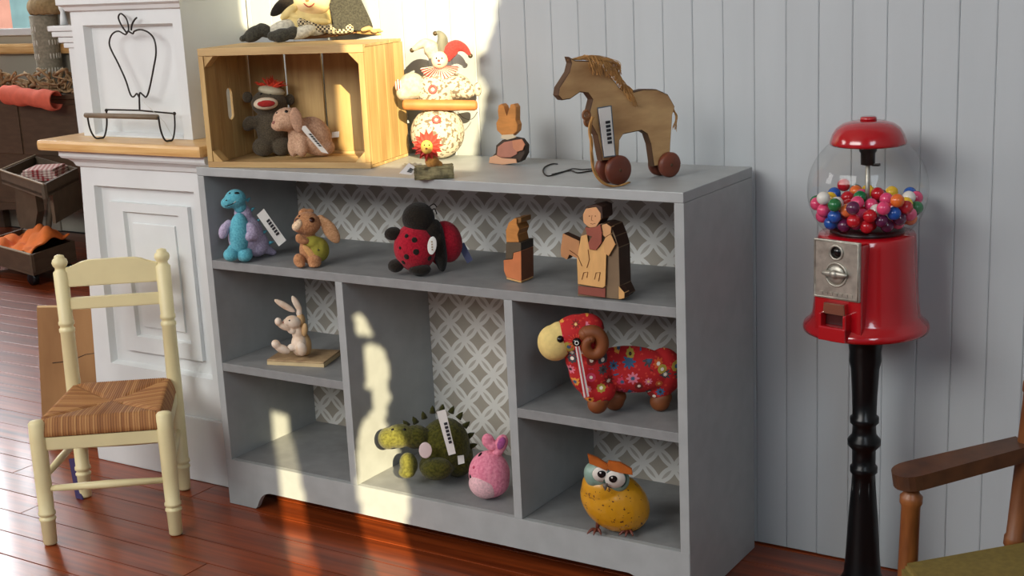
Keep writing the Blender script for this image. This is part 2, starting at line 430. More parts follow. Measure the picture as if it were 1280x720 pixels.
# moulding under the ledge
bm = BM()
prof = [(.0805, .775), (.074, .778), (.070, .788), (.062, .796), (.052, .800), (.048, .806), (.048, .8185), (.30, .8185), (.30, .775)]
A = [(-.484 - (.0805 - y) * 1.1, y, z) for y, z in prof]; B = [(-.022 + (.0), y, z) for y, z in prof]
struct('trim_1', loft(bm, A, B), M_pier)
bm = BM(); box(bm, -.575, -.014, .028, .335, .819, .846, .008); struct('trim_2', bm, M_ledge)
# upper pier with recessed panel and frieze
up = framed(BM(), -.503, -.125, .8465, 1.165, .12, -.462, -.155, .85, 1.117, .02, yb=.337)
struct('wall_pier', up, M_pier)
bm = BM(); prof = [(.1195, 1.150), (.112, 1.153), (.108, 1.162), (.098, 1.168), (.098, 1.19), (.09, 1.2), (.09, 1.5), (.337, 1.5), (.337, 1.1655), (.1202, 1.1655)]
A = [(-.503 - (.12 - min(y, .12)) * 1., y, z) for y, z in prof]; B = [(-.125 + (.12 - min(y, .12)) * 1., y, z) for y, z in prof]
struct('trim_3', loft(bm, A, B), M_pier)
struct('wall_pier_top', bx_(-.5, -.125, .12, .337, 1.5005, 3.6), M_pier)
# narrow white pilaster behind the pier, with a moulded cap carrying small white ornaments
bm = BM(); box(bm, -.86, -.50, .40, .46, 0, 1.045)
pil = struct('trim_4', bm, M_pier)
bm = BM(); prof = [(-.86, 1.045), (-.872, 1.05), (-.876, 1.062), (-.886, 1.064), (-.892, 1.076), (-.897, 1.086), (-.91, 1.088), (-.912, 1.107), (-.5, 1.107), (-.5, 1.045)]
for i_, (xx, yy, za, zb_) in enumerate(((-.912, .378, 1.092, 1.107), (-.905, .384, 1.076, 1.0915), (-.888, .390, 1.060, 1.0755), (-.874, .395, 1.0455, 1.0595))): obj('cap_moulding', bx_(xx, -.5, yy, .48, za, zb_, .003), M_pier, pil)

# far room seen past the pier
M_far = mat('far_wall_paint', (176, 172, 156), .7, .06, 5)
wf = struct('wall_far', bx_(-7, -3.42, 2.35, 2.45, .2, .985), M_far)
for a in ((-3.42, .43, 2.35, 2.45, .0, 3.6), (-7, -3.42, 2.35, 2.45, 2.3, 3.6), (-7, -4.75, 2.35, 2.45, .985, 2.3)): obj('wall_section', bx_(*a), M_far, wf)
obj('lower_panel', bx_(-7, -3.42, 2.34, 2.45, 0, .2), mat('far_low_panel', (150, 142, 128), .7), wf)
struct('trim_5', bx_(-7, -2.2, 2.30, 2.349, .895, .945, .012), M_ledge)
w1 = struct('window_1', bx_(-4.8, -3.40, 2.325, 2.35, .985, 1.02, .004), M_pier)
for a in ((-3.47, -3.42, 2.36, 2.44, 1.02, 2.3), (-4.75, -4.66, 2.36, 2.44, 1.02, 2.3), (-4.2, -4.15, 2.36, 2.44, 1.02, 2.3)): obj('window_frame', bx_(*a), M_pier, w1)
k = N('window_glass'); k.b.inputs['Roughness'].default_value = .02
tr = k.n('ShaderNodeBsdfTransparent'); gl = k.n('ShaderNodeBsdfGlossy'); gl.inputs['Roughness'].default_value = .02
ms = k.n('ShaderNodeMixShader'); ms.inputs[0].default_value = .06; k.l(tr.outputs[0], ms.inputs[1]); k.l(gl.outputs[0], ms.inputs[2]); k.l(ms.outputs[0], k.t.nodes['Material Output'].inputs[0])
M_pane = k.m
obj('pane', bx_(-4.66, -3.47, 2.398, 2.402, 1.02, 2.3), M_pane, w1)
M_pink = mat('far_pink_wall', (176, 134, 140), .8, .2, 2); M_blue = mat('far_blue_wall', (104, 142, 172), .8, .25, 2)
wall_out = thing('house', 'pink and blue house front outside the far window', 'house', (-21.39, 16, 0))
obj('wall', bx_(-4, .15, 0, .3, -1.5, 6), M_pink, wall_out); obj('wall', bx_(.15, 4, 0, .3, -.1, 6), M_blue, wall_out)
obj('base_wall', bx_(.15, 4, -.1, .3, -1.5, -.101), mat('far_pale_stone', (120, 126, 136), .8, .3, 6), wall_out)

# ================================================================ bookcase
TH = .0195; BW, BD, BH = 1.2, .312, .805; S1, ML, MR, BB = .5919, .3493, .3509, .1128; D1, D2 = .3871, .8158
bc = thing('bookcase', 'grey painted open bookcase with petal wallpaper lining, toys on its shelves', 'bookcase', (0, 0, 0))
obj('side_panel', bx_(0, TH, 0, BD, 0.0005, BH - TH - .0004, .0012), M_grey, bc)
obj('side_panel', bx_(BW - TH, BW, 0, BD, 0.0005, BH - TH - .0004, .0012), M_grey, bc)
obj('top_board', bx_(0, BW, -.001, BD, BH - TH, BH, .0015), M_grey, bc)
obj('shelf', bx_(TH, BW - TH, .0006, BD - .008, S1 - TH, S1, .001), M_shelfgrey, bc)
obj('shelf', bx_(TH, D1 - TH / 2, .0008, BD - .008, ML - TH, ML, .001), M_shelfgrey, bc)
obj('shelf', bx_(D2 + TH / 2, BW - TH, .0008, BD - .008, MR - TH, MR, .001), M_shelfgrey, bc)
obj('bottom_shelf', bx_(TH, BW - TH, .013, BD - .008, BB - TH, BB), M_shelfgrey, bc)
obj('divider', bx_(D1 - TH / 2, D1 + TH / 2, .0004, BD - .008, BB, S1 - TH, .001), M_grey, bc)
obj('divider', bx_(D2 - TH / 2, D2 + TH / 2, .0004, BD - .008, BB, S1 - TH, .001), M_grey, bc)
obj('back_panel', bx_(TH * .5, BW - TH * .5, BD - .008, BD, .05, BH - TH), M_paper, bc)
zc = .0475; arc = [(.083, .0005), (.090, .008), (.096, .021), (.104, .034), (.116, .043), (.132, zc)]
poly = [(TH * 0 + .0005, .0005)] + arc + [(BW - x, z) for x, z in arc[::-1]] + [(BW - .0005, .0005), (BW - .0005, BB), (.0005, BB)]
obj('base_rail', prism(BM(), poly, -.0006, .0125, .0008), M_grey, bc)

# ================================================================ wooden crate lying on its side, on the bookcase
ct = thing('wooden_crate', 'pale slatted wooden crate lying on its side on the bookcase top', 'crate', (.039, .006, BH + .0006), math.radians(12.06))
cw, cd, ch = .401, .188, .2605; e = .006
obj('back_rail', bx_(e, cw - e, cd - .016, cd - .007, .0, .012), M_crate_h, ct)
n = 4
for i in range(n):   # back slats (gaps let light through)
    w = (cw - 2 * e) / n
    obj('back_slat', bx_(e + i * w + .0032, e + (i + 1) * w - .0032, cd - .006, cd, .001, ch - .001, .0006), M_crate, ct)
ss = cd / 4
for i in range(4):   # side slats, both ends
    y0, y1 = i * ss + .0008, (i + 1) * ss - .0008
    obj('side_slat', bx_(cw - e, cw, y0, y1, .007, ch - .007, .0006), M_crate, ct)
    if i == 1 or i == 2: 
        # hand hole half in each of the two middle slats of the left end
        bm = BM(); cz = ch * .5; hw = .036; r = .011; ym = 2 * ss
        pts = []
        if i == 1: pts = [(y0, .007), (y1, .007), (y1, cz - hw)] + [(ym - r * math.cos(t) - .0008, cz - hw + r + (2 * hw - 2 * r) * (k_ > 4) + r * math.sin(t)) for k_, t in enumerate([-1.2, -.8, -.4, -.1, 0, 0, .1, .4, .8, 1.2])] + [(y1, cz + hw), (y1, ch - .007), (y0, ch - .007)]
        else: pts = [(y1, .007), (y0, .007), (y0, cz - hw)] + [(ym + r * math.cos(t) + .0008, cz - hw + r + (2 * hw - 2 * r) * (k_ > 4) + r * math.sin(t)) for k_, t in enumerate([-1.2, -.8, -.4, -.1, 0, 0, .1, .4, .8, 1.2])] + [(y0, cz + hw), (y0, ch - .007), (y1, ch - .007)]
        M = Matrix.Rotation(PI / 2, 4, 'Z')
        prism(bm, pts, -e, 0, 0, M); obj('side_slat', bm, M_crate, ct)
    else: obj('side_slat', bx_(0, e, y0, y1, .007, ch - .007, .0006), M_crate, ct)
for nm, z0, z1 in (('bottom_slat', 0, .0062), ('top_slat', ch - .0062, ch)):
    for i in range(3):
        w = (cd - .006) / 3
        obj(nm, bx_(.0, cw, i * w + .0008, (i + 1) * w - .0008, z0, z1, .0006), M_crate_h, ct)
# front rails and corner gussets
obj('front_rail', bx_(.0, cw, -.009, -.0002, .0, .0125, .0008), M_crate_h, ct)
obj('front_rail', bx_(.0, cw, -.009, -.0002, ch - .0165, ch, .0008), M_crate_h, ct)
obj('front_post', bx_(.0, .0125, -.0088, -.0002, .013, ch - .017, .0008), M_crate, ct)
obj('front_post', bx_(cw - .0125, cw, -.0088, -.0002, .013, ch - .017, .0008), M_crate, ct)
g = .024
for x, z, a, b in ((.0127, .0127, 1, 1), (cw - .0127, .0127, -1, 1), (.0127, ch - .0167, 1, -1), (cw - .0127, ch - .0167, -1, -1)):
    obj('corner_block', prism(BM(), [(x, z), (x + a * g, z), (x, z + b * g)], -.006, cd - .0165 if False else .02), M_crate, ct)

# ================================================================ cream child's chair with rush seat
ch_ = thing('rush_seat_chair', 'cream painted turned wooden child chair with a woven rush seat', 'chair', (-.1995, -.362, 0), math.radians(37.3))
wf_, wb_ = .277, .238; dp = .285; off = .018
FLp, FRp, BLp, BRp = (0, 0), (wf_, 0), (off, dp), (off + wb_, dp)
foot = [(0, .0125), (.01, .0150), (.19, .0162), (.2, .0185), (.215, .0185), (.222, .0155), (.235, .0155), (.242, .0190), (.262, .0190), (.27, .0168), (.45, .0175), (.85, .0185), (.975, .0178), (.992, .014), (1, .004)]
HZ = .288
for x, y in (FLp, FRp): obj('front_leg', turned(BM(), (x, y, .001), (x * 1.0, y + .012, HZ), foot), M_cream, ch_, True)
bp_ = [(0, .0125), (.006, .0145), (.09, .0160), (.095, .0185), (.102, .0185), (.105, .0155), (.113, .0155), (.117, .0190), (.128, .0190), (.132, .0165), (.42, .0175), (.685, .0165), (.690, .0185), (.702, .0185), (.706, .0155), (.714, .0155), (.718, .0185), (.730, .0185), (.735, .0165), (.93, .0175), (.938, .0125), (.948, .0125), (.956, .0165), (.968, .0185), (.980, .0165), (.986, .0120), (.99, .0120), (.996, .0105), (1, .003)]
for x, y in (BLp, BRp): obj('back_post', turned(BM(), (x, y - .006, .001), (x, y + .022, .598), bp_), M_cream, ch_, True)
def rail(name, p, q, h, t, arch=0, z=0):
    d = Vector((q[0] - p[0], q[1] - p[1], 0)); L = d.length; n_ = 12
    top = []
    for i in range(n_ + 1):
        u = i / n_; a = 0
        if arch: a = arch * min(1, max(0, (min(u, 1 - u) - .06) / .14))
        top.append((u * L, h + a))
    bm = prism(BM(), [(0, 0), (L, 0)] + top[::-1], -t / 2, t / 2, .002, Matrix.Translation((p[0], p[1], z)) @ Matrix.Rotation(math.atan2(d.y, d.x), 4, 'Z'))
    return obj(name, bm, M_cream, ch_)
ins = .012
rail('back_slat', (off + ins, dp + .019), (off + wb_ - ins, dp + .019), .046, .013, .016, .520)
rail('back_slat', (off + ins, dp + .017), (off + wb_ - ins, dp + .017), .028, .013, 0, .465)
rail('seat_rail', (FLp[0] + ins, .010), (FRp[0] - ins, .010), .030, .013, 0, .218)
for (a, b) in ((FLp, BLp), (FRp, BRp)): rail('seat_rail', (a[0], a[1] + .024), (b[0], b[1] - .014), .030, .012, 0, .222)
obj('stretcher', turned(BM(), (FLp[0] + .01, .004, .130), (FRp[0] - .01, .004, .130), [(0, .0065), (.5, .0095), (1, .0065)]), M_cream, ch_, True)
for a, b in ((FLp, BLp), (FRp, BRp)): obj('stretcher', turned(BM(), (a[0], a[1] + .012, .152), (b[0], b[1] - .012, .152), [(0, .0065), (.5, .0095), (1, .0065)]), M_cream, ch_, True)
obj('stretcher', turned(BM(), (BLp[0] + .01, BLp[1], .13), (BRp[0] - .01, BRp[1], .13), [(0, .0065), (.5, .009), (1, .0065)]), M_cream, ch_, True)
# rush seat: strands wrap over the four rails and mitre along the diagonals
k = N('woven_rush'); at_ = k.n('ShaderNodeAttribute', attribute_name='strand'); rp = k.n('ShaderNodeValToRGB')
for i, c in enumerate([(112, 70, 34), (150, 98, 54), (176, 126, 74), (200, 156, 100)]):
    e_ = rp.color_ramp.elements[i] if i < 2 else rp.color_ramp.elements.new(i / 3); e_.position = i / 3; e_.color = lin(c)
k.l(at_.outputs['Fac'], rp.inputs[0]); k.l(rp.outputs[0], k.b.inputs['Base Color']); k.b.inputs['Roughness'].default_value = .75
k.bump(k.noise(300, 2), .0008); M_rush = k.m
NS = 150; bm = BM(); lay = bm.verts.layers.float.new('strand'); gr = []
str_rand = [R.random() for _ in range(400)]
for j in range(NS + 1):
    row = []
    for i in range(NS + 1):
        u, v = i / NS * 2 - 1, j / NS * 2 - 1
        xw = (wf_ + .012) * (1 - (v + 1) / 2) + (wb_ + .006) * (v + 1) / 2; xm = wf_ / 2 * (1 - (v + 1) / 2) + (off + wb_ / 2) * (v + 1) / 2
        x = xm + u * xw / 2; y = dp / 2 + .004 + v * (dp + .006) / 2
        edge = 1 - max(abs(u), abs(v))
        if abs(u) < abs(v): s_ = u; sid = 0 if v < 0 else 1
        else: s_ = v; sid = 2 if u < 0 else 3
        ph = s_ * 25; cid = int(math.floor(ph + 100)) + sid * 60
        rid = .0022 * abs(math.sin(ph * PI)) ** .7
        dia = abs(abs(u) - abs(v))
        z = .268 + .020 * math.sqrt(max(0, 1 - (1 - min(1, edge / .16)) ** 2)) - .012 * max(0, edge - .15) - .004 * max(0, 1 - dia / .1) * (edge < .8) + rid
        if edge < .09:
            z -= (.09 - edge) / .09 * .018
        vt = bm.verts.new((x, y, z)); vt[lay] = min(1, max(0, str_rand[cid % 400] * .5 + .2 + .45 * (abs(math.sin(ph * PI)) - .6)))
        row.append(vt)
    gr.append(row)
for j in range(NS):
    for i in range(NS): bm.faces.new((gr[j][i], gr[j][i + 1], gr[j + 1][i + 1], gr[j + 1][i]))
rim = [gr[0][i] for i in range(NS)] + [gr[j][NS] for j in range(NS)] + [gr[NS][i] for i in range(NS, 0, -1)] + [gr[j][0] for j in range(NS, 0, -1)]
cx, cy = (wf_ / 2 + off / 2), dp / 2
low = []
for v in rim:
    q = bm.verts.new((cx + (v.co.x - cx) * .97, cy + (v.co.y - cy) * .97, .2485)); q[lay] = v[lay]; low.append(q)
m_ = len(rim)
for i in range(m_): bm.faces.new((rim[i], low[i], low[(i + 1) % m_], rim[(i + 1) % m_]))
bm.faces.new(low)
obj('rush_seat', bm, M_rush, ch_, True)

# board leaning behind the chair, and a dark violet strap below the seat
bd = thing('plywood_board', 'brown plywood board leaning on the pier behind the cream chair', 'board', (-.80, .115, 0))
M_ply = mat('brown_ply', (158, 118, 74), .55, .25, 7, stretch=(1, 1, .4), col2=(128, 90, 52))
p0, p1 = Vector((0, 0, 0)), Vector((.27, .03, 0)); lean = Vector((-.0, .035, .368))
dx = (p1 - p0); nn = dx.cross(lean).normalized() * .012
bm = BM(); loft(bm, [p0, p1, p1 + lean + Vector((0, 0, .02)), p0 + lean], [p + nn for p in (p0, p1, p1 + lean + Vector((0, 0, .02)), p0 + lean)])
obj('panel', bm, M_ply, bd)
nu_ = nn.normalized()
pv = lambda a, b, o=0: p0 + dx * a + lean * b + nu_ * (-o - .0003 if nu_.y > 0 else .0123 + o)
bm = BM(); tube(bm, [pv(.18, .60), pv(.42, .63), pv(.62, .69), pv(.9, .73)], .0016, 5)
obj('crack', bm, mat('dark_crack', (60, 40, 22), .9), bd)
bm = BM(); tube(bm, [pv(0, 1, -.006) + Vector((0, 0, .002)), pv(1, 1, -.006) + Vector((0, 0, .022))], .004, 6)
obj('pale_edge', bm, mat('pale_edge_wood', (206, 176, 130), .6), bd)
sp_ = Vector(hit(103, 625, 2, 0))
vs_ = thing('violet_strap', 'dark violet flat strap hanging beside the back left leg of the cream chair', 'strap', tuple(sp_))
q_ = [Vector(hit(u, v, 1, y)) - sp_ for u, v, y in ((95, 624, sp_.y), (103, 626, sp_.y), (93, 574, sp_.y + .03), (86, 575, sp_.y + .03))]
dz_ = min(p.z for p in q_[:2]) - .0005
q_ = [p - Vector((0, 0, dz_)) for p in q_]
bm = loft(BM(), q_, [p + Vector((.001, .003, 0)) for p in q_])
obj('strap_band', bm, mat('violet_webbing', (52, 40, 84), .8), vs_)

# ================================================================ gumball machine
gx, gy = 1.4655, .205
gm = thing('gumball_machine', 'red gumball machine with glass globe on a black iron pedestal', 'gumball machine', (gx, gy, 0))
M_red = mat('red_enamel', (168, 10, 22), .18, coat=.8)
M_chrome = mat('worn_zinc', (186, 182, 170), .42, .3, 60, metal=.7, bump=.0008)
k = N('clear_globe_glass'); tr = k.n('ShaderNodeBsdfTransparent'); gl = k.n('ShaderNodeBsdfGlossy'); gl.inputs['Roughness'].default_value = .02
tr.inputs[0].default_value = (.97, .97, .97, 1)
lw = k.n('ShaderNodeFresnel'); ge = k.n('ShaderNodeNewGeometry'); k.l(k.math('ADD', 1.45, k.math('MULTIPLY', ge.outputs['Backfacing'], 1 / 1.45 - 1.45)), lw.inputs[0]); ms = k.n('ShaderNodeMixShader'); k.l(k.math('MULTIPLY', lw.outputs[0], .8), ms.inputs[0]); k.l(tr.outputs[0], ms.inputs[1]); k.l(gl.outputs[0], ms.inputs[2]); k.l(ms.outputs[0], k.t.nodes['Material Output'].inputs[0]); M_globe = k.m
GZ = lambda v, px=1080: float(hit(px, v, 1, gy)[2])
zb = GZ(410)
st = [(.074, .0005), (.074, .008), (.064, .014), (.046, .024), (.035, .045), (.032, .08), (.0275, .16), (.0225, .225), (.0215, .248), (.0255, .252), (.0255, .262), (.0215, .266), (.022, .296), (.0305, .306), (.0305, .316), (.0225, .326), (.0215, .345), (.0265, .350), (.0265, .360), (.022, .364), (.023, .40), (.026, .455), (.0295, .47), (.0285, zb - .045), (.032, zb - .02), (.04, zb - .012), (.075, zb - .006), (.075, zb - .001)]
obj('pedestal', lathe(BM(), st, 40), M_black, gm, True)
for i in range(8):
    a = i * PI / 4
    obj('pedestal_rib', rod(BM(), (.0235 * math.cos(a), .0235 * math.sin(a), .17), (.0205 * math.cos(a), .0205 * math.sin(a), .235), .0028, .0022, 6), M_black, gm, True)
bt = GZ(290)
bp2 = [(.1125, zb), (.1135, zb + .006), (.111, zb + .013), (.102, zb + .020), (.0965, zb + .030), (.0935, zb + .06), (.0875, bt - .02), (.0865, bt - .004), (.084, bt), (.06, bt + .001)]
obj('body', lathe(BM(), bp2, 56), M_red, gm, True)
# flat front boss with coin plate, turned to the viewer's left
fd = math.radians(-11.5)     # front direction: rotates -y towards -x
Mf = Matrix.Rotation(fd, 4, 'Z')
zt_, zl_ = GZ(288, 1045) - .004, GZ(398, 1040) + .0
fb_ = obj('front_boss', bx_(-.047, .047, -.099, -.02, zb + .012, bt - .003, .004, Mf), M_red, gm)
pz0, pz1 = bt - .104, bt + .003
pl = obj('coin_plate', bx_(-.046, .046, -.1045, -.0985, pz0, pz1, .0015, Mf), M_chrome, gm)
pm = (pz0 + pz1) / 2
def ring(r, t, y, z, seg=28): return tube(BM(), [Mf @ Vector((r * math.cos(2 * PI * i / seg), y, z + r * math.sin(2 * PI * i / seg))) for i in range(seg)], t, 6, True)
obj('plate_border', tube(BM(), [Mf @ Vector(p) for p in ((-.043, -.1046, pz0 + .003), (.043, -.1046, pz0 + .003), (.043, -.1046, pz1 - .003), (-.043, -.1046, pz1 - .003))], .0016, 6, True), M_chrome, pl, True)
obj('coin_slot_ring', ring(.0125, .0025, -.1052, pm + .032), M_chrome, pl, True)
obj('coin_slot', lathe(BM(), [(.0115, 0), (.0115, .0012)], 24, Mf @ Matrix.Translation((0, -.1045, pm + .032)) @ Matrix.Rotation(PI / 2, 4, 'X')), M_eye, pl, True)
obj('dial_ring', ring(.021, .002, -.105, pm - .008), M_chrome, pl, True)
obj('dial', lathe(BM(), [(.018, 0), (.016, .003), (.006, .004)], 28, Mf @ Matrix.Translation((0, -.1045, pm - .008)) @ Matrix.Rotation(PI / 2, 4, 'X')), M_chrome, pl, True)
bm = BM(); ell(bm, (0, -.111, pm - .006), (.026, .005, .0065)); ell(bm, (0, -.113, pm - .006), (.008, .006, .008))
for v in bm.verts: v.co = Mf @ v.co
obj('turn_handle', bm, M_chrome, pl, True)
bm = BM()
for i in range(-3, 4): box(bm, i * .010 - .003, i * .010 + .003, -.1058, -.1044, pz0 + .007, pz0 + .0125, 0, Mf)
obj('raised_lettering', bm, M_chrome, pl)
# chute
cz = pz0 - .006
obj('chute_hood', prism(BM(), [(-.0205, cz), (.0205, cz), (.0225, cz - .020), (-.0225, cz - .020)], -.112, -.097, .001, Mf), mat('polished_steel', (200, 190, 170), .15, metal=1), gm)
obj('chute_mouth', prism(BM(), [(-.019, cz - .0205), (.019, cz - .0205), (.021, cz - .041), (-.021, cz - .041)], -.1035, -.097, 0, Mf), mat('chute_inside', (60, 12, 10), .4), gm)
for s_ in (-1, 1): obj('chute_cheek', bx_(s_ * .0245 - .003, s_ * .0245 + .003, -.119, -.09, zb + .010, cz - .018, .002, Mf), M_red, gm)
obj('chute_lip', bx_(-.0275, .0275, -.120, -.09, zb + .002, cz - .0415, .003, Mf), M_red, gm)
# globe
gc = GZ(236); gr_ = .1065; rb = .058
zlow = -math.sqrt(gr_ ** 2 - rb ** 2); rt_ = .05; zhi = math.sqrt(gr_ ** 2 - rt_ ** 2)
n_ = 28; prof = []
for i in range(n_ + 1):
    a = math.asin(zlow / gr_) + (math.asin(zhi / gr_) - math.asin(zlow / gr_)) * i / n_
    prof.append((gr_ * math.cos(a), gc + gr_ * math.sin(a)))
bm = BM(); lathe(bm, prof, 64); bmesh.ops.delete(bm, geom=[f for f in bm.faces if len(f.verts) > 4], context='FACES')
globe = obj('globe', bm, M_globe, gm, True)
obj('collar', lathe(BM(), [(.066, bt - .001), (.066, bt + .006), (.060, bt + .010), (.02, bt + .010)], 40), M_black, gm, True)
obj('rod', rod(BM(), (0, 0, bt), (0, 0, GZ(190)), .0042), M_chrome, gm, True)
obj('lock_sleeve', turned(BM(), (0, 0, GZ(206)), (0, 0, GZ(172)), [(0, .009), (.02, .0125), (.45, .013), (.5, .0155), (1, .017)]), M_black, gm, True)
obj('lock_tab', bx_(.008, .022, -.004, .004, GZ(207), GZ(207) + .005, .001), M_black, gm)
cz0 = GZ(180); cz1 = GZ(147)
cp = obj('cap', lathe(BM(), [(.02, cz0 + .004), (.060, cz0 + .003), (.0665, cz0), (.0675, cz0 + .004), (.0660, cz0 + .009), (.063, cz0 + .018), (.056, cz0 + .029), (.045, cz0 + .037), (.031, cz0 + .0415), (.019, cz0 + .043), (.017, cz0 + .0425), (.0005, cz0 + .042)], 56), M_red, gm, True)
obj('cap_knob', lathe(BM(), [(.0145, cz0 + .042), (.0145, cz0 + .0475), (.012, cz0 + .0495), (.0005, cz0 + .0495)], 24), M_red, cp, True)
# the gumballs, each a thing, heaped in the globe
cols = {'red': (190, 20, 34), 'blue': (24, 84, 170), 'orange': (232, 110, 40), 'yellow': (236, 190, 40), 'green': (20, 112, 60), 'pink': (226, 70, 116), 'white': (226, 222, 214), 'purple': (92, 30, 70)}
names = ['red', 'red', 'blue', 'orange', 'yellow', 'green', 'pink', 'pink', 'white', 'purple']
br = .0121; P_ = []
lvl = gc - .010
def okp(p, mind): return all((p - q).length > mind for q in P_)
R2 = random.Random(3)
cand = []
for _ in range(60000):
    p = Vector((R2.uniform(-.1, .1), R2.uniform(-.1, .1), R2.uniform(bt + .022, lvl + .006)))
    if (p - Vector((0, 0, gc))).length > gr_ - br - .0012 or math.hypot(p.x, p.y) < br + .0048: continue
    if p.z > lvl - .004 + .010 * math.sin(p.x * 40 + 1) * math.cos(p.y * 50): continue
    cand.append(p)
cand.sort(key=lambda p: round(p.z / .0035))
for p in cand:
    if okp(p, 2 * br - .0006): P_.append(p)
P_ = [p for p in P_ if sum(1 for q in P_ if q.z < p.z - .004 and (p - q).length < 2 * br + .006) >= 2 or p.z < bt + .04]
for p in list(P_):
    if p.z > lvl - .016 and sum(1 for q in P_ if q.z < p.z - .004 and (p - q).length < 2 * br + .006) < 2: P_.remove(p)
def seen(i, eye):
    p = P_[i] + Vector((gx, gy, 0)); d0 = (p - eye).normalized(); sx_ = d0.cross(Vector((0, 0, 1))).normalized(); sy_ = sx_.cross(d0); cnt = 0
    for a_ in range(14):
        rr_ = br * (.35 if a_ < 4 else .85); t = p + sx_ * rr_ * math.cos(a_ * 2 * PI / (4 if a_ < 4 else 10)) + sy_ * rr_ * math.sin(a_ * 2 * PI / (4 if a_ < 4 else 10)); d = t - eye; L_ = d.length - .012; d.normalize(); hit_ = False
        for j, q in enumerate(P_):
            if j == i: continue
            oc_ = q + Vector((gx, gy, 0)) - eye; tc = oc_.dot(d)
            if tc < L_ and (oc_ - d * tc).length < br: hit_ = True; break
        cnt += not hit_
    return cnt
E0 = Vector(CP); sd_ = Vector(CR)
vis = [seen(i, E0) for i in range(len(P_))]
side = [max(seen(i, E0 + sd_ * t) for t in (-1.2, .8)) for i in range(len(P_))]
ORD = 'first second third fourth fifth sixth seventh eighth ninth tenth eleventh twelfth thirteenth fourteenth fifteenth sixteenth seventeenth eighteenth nineteenth twentieth'.split()
balls = []; last = None
for i, p in enumerate(P_):
    if vis[i] < 1 and side[i] < 1: continue
    balls.append((i, p, names[R2.randrange(len(names))], float(project(Vector((gx, gy, 0)) + p)[0])))
gb0 = {}; rank = {}
for i, p, c, u in sorted(balls, key=lambda x: x[3]):
    if c not in gb0: o = obj('gumball', ell(BM(), (0, 0, 0), (br,) * 3, None, 3), mat('gumball_' + c, cols[c], .22, coat=.3), None, True); gb0[c] = o
    else: o = gb0[c].copy(); COL.objects.link(o)
    o.location = (gx + p.x, gy + p.y, p.z)
    if vis[i] >= 1:
        rank[c] = rank.get(c, 0) + 1; n_ = ORD[min(rank[c], 20) - 1]
        tag(o, n_ + ' ' + c + ' gumball from the left in the glass globe', 'gumball', 'gumballs heaped in the globe')
    else: tag(o, c + ' gumball hidden at the back of the heap in the globe', 'gumball', c + ' gumballs at the back of the heap')

# ================================================================ armchair at the right edge
ac = thing('armchair', 'brown wooden child armchair with an olive seat at the right edge', 'chair', (0, 0, 0))
M_walnut = plank('dark_walnut', (92, 58, 34), (58, 34, 18), (6, 6, 6), 5, .42, .05)
M_cane = plank('reddish_turned_wood', (140, 84, 40), (96, 52, 22), (8, 8, 1.5), 8, .4, .05)
fdir = Vector((-.80, -.60, 0)); ldir = Vector((.60, -.80, 0)); P0 = Vector((1.7, -.292, 0)); P1 = Vector((1.815, -.190, 0)); aw = .425
ac.location = (1.95, -.42, 0); T0 = Vector(ac.location)
for s_, o_ in ((0, Vector()), (1, ldir * aw)):
    f = P0 + o_ - T0; r_ = P1 + o_ - T0
    f2 = f + fdir * .012
    obj('front_post', turned(BM(), f2 + Vector((0, 0, .0005)) , f + Vector((0, 0, .437)), [(0, .011), (.3, .014), (.62, .0145), (.94, .0138), (.95, .0165), (.975, .0165), (.985, .012), (1, .011)]), M_cane, ac, True)
    top = r_ - fdir * .05 + Vector((0, 0, .80))
    rings = [(0, .012)]
    for t in (.42, .72, .9): rings += [(t - .012, .0135), (t - .008, .0158), (t + .008, .0158), (t + .012, .0135)]
    obj('rear_post', turned(BM(), r_ + fdir * .016 + Vector((0, 0, .0005)), top, rings + [(1, .010)]), M_cane, ac, True)
    # arm: flat paddle with a rounded front end
    a0 = f + fdir * .027 + Vector((0, 0, .452)); a1 = r_ - fdir * .02 + Vector((0, 0, .483)); ax = (a1 - a0).normalized(); L = (a1 - a0).length
    n_ = 14; outl = []
    for i in range(n_ + 1):
        t = (i / n_) ** 2.2; w = .030 * (1 - (1 - min(1, t / .16)) ** 2) ** .5 * (1 - .30 * t) + .001
        outl.append((t * L, w))
    bm = BM(); side = ax.cross(Vector((0, 0, 1))).normalized(); upv = side.cross(ax)
    ring1 = [a0 + ax * t + side * w for t, w in outl] + [a0 + ax * t - side * w for t, w in outl[::-1]]
    loft(bm, [p - upv * .012 for p in ring1], [p + upv * .011 for p in ring1])
    bmesh.ops.bevel(bm, geom=[e for e in bm.edges if len(e.link_faces) == 2 and e.calc_face_angle(0) > 1.2], offset=.004, segments=2, affect='EDGES')
    obj('arm', bm, M_walnut, ac)
    obj('side_rung', rod(BM(), f + Vector((0, 0, .16)), r_ + fdir * .03 + Vector((0, 0, .17)), .009), M_cane, ac, True)
M_olive = mat('olive_seat_cloth', (122, 104, 46), .8, .2, 120, bump=.0006)
sa, sb = P0 + ldir * .012 - T0, P1 - fdir * .03 + ldir * .012 - T0
bm = BM(); q = [sa + fdir * .02, sa + fdir * .02 + ldir * (aw + .008), sb + ldir * (aw + .008), sb]
loft(bm, [p + Vector((0, 0, .292)) for p in q], [p + Vector((0, 0, .328 if i_ in (0, 1) else .343)) for i_, p in enumerate(q)])
bmesh.ops.bevel(bm, geom=bm.edges[:], offset=.008, segments=3, affect='EDGES')
obj('seat', bm, M_olive, ac)
for z in (.14,):
    obj('front_rung', rod(BM(), P0 - T0 + Vector((0, 0, z)), P0 + ldir * aw - T0 + Vector((0, 0, z)), .01), M_cane, ac, True)
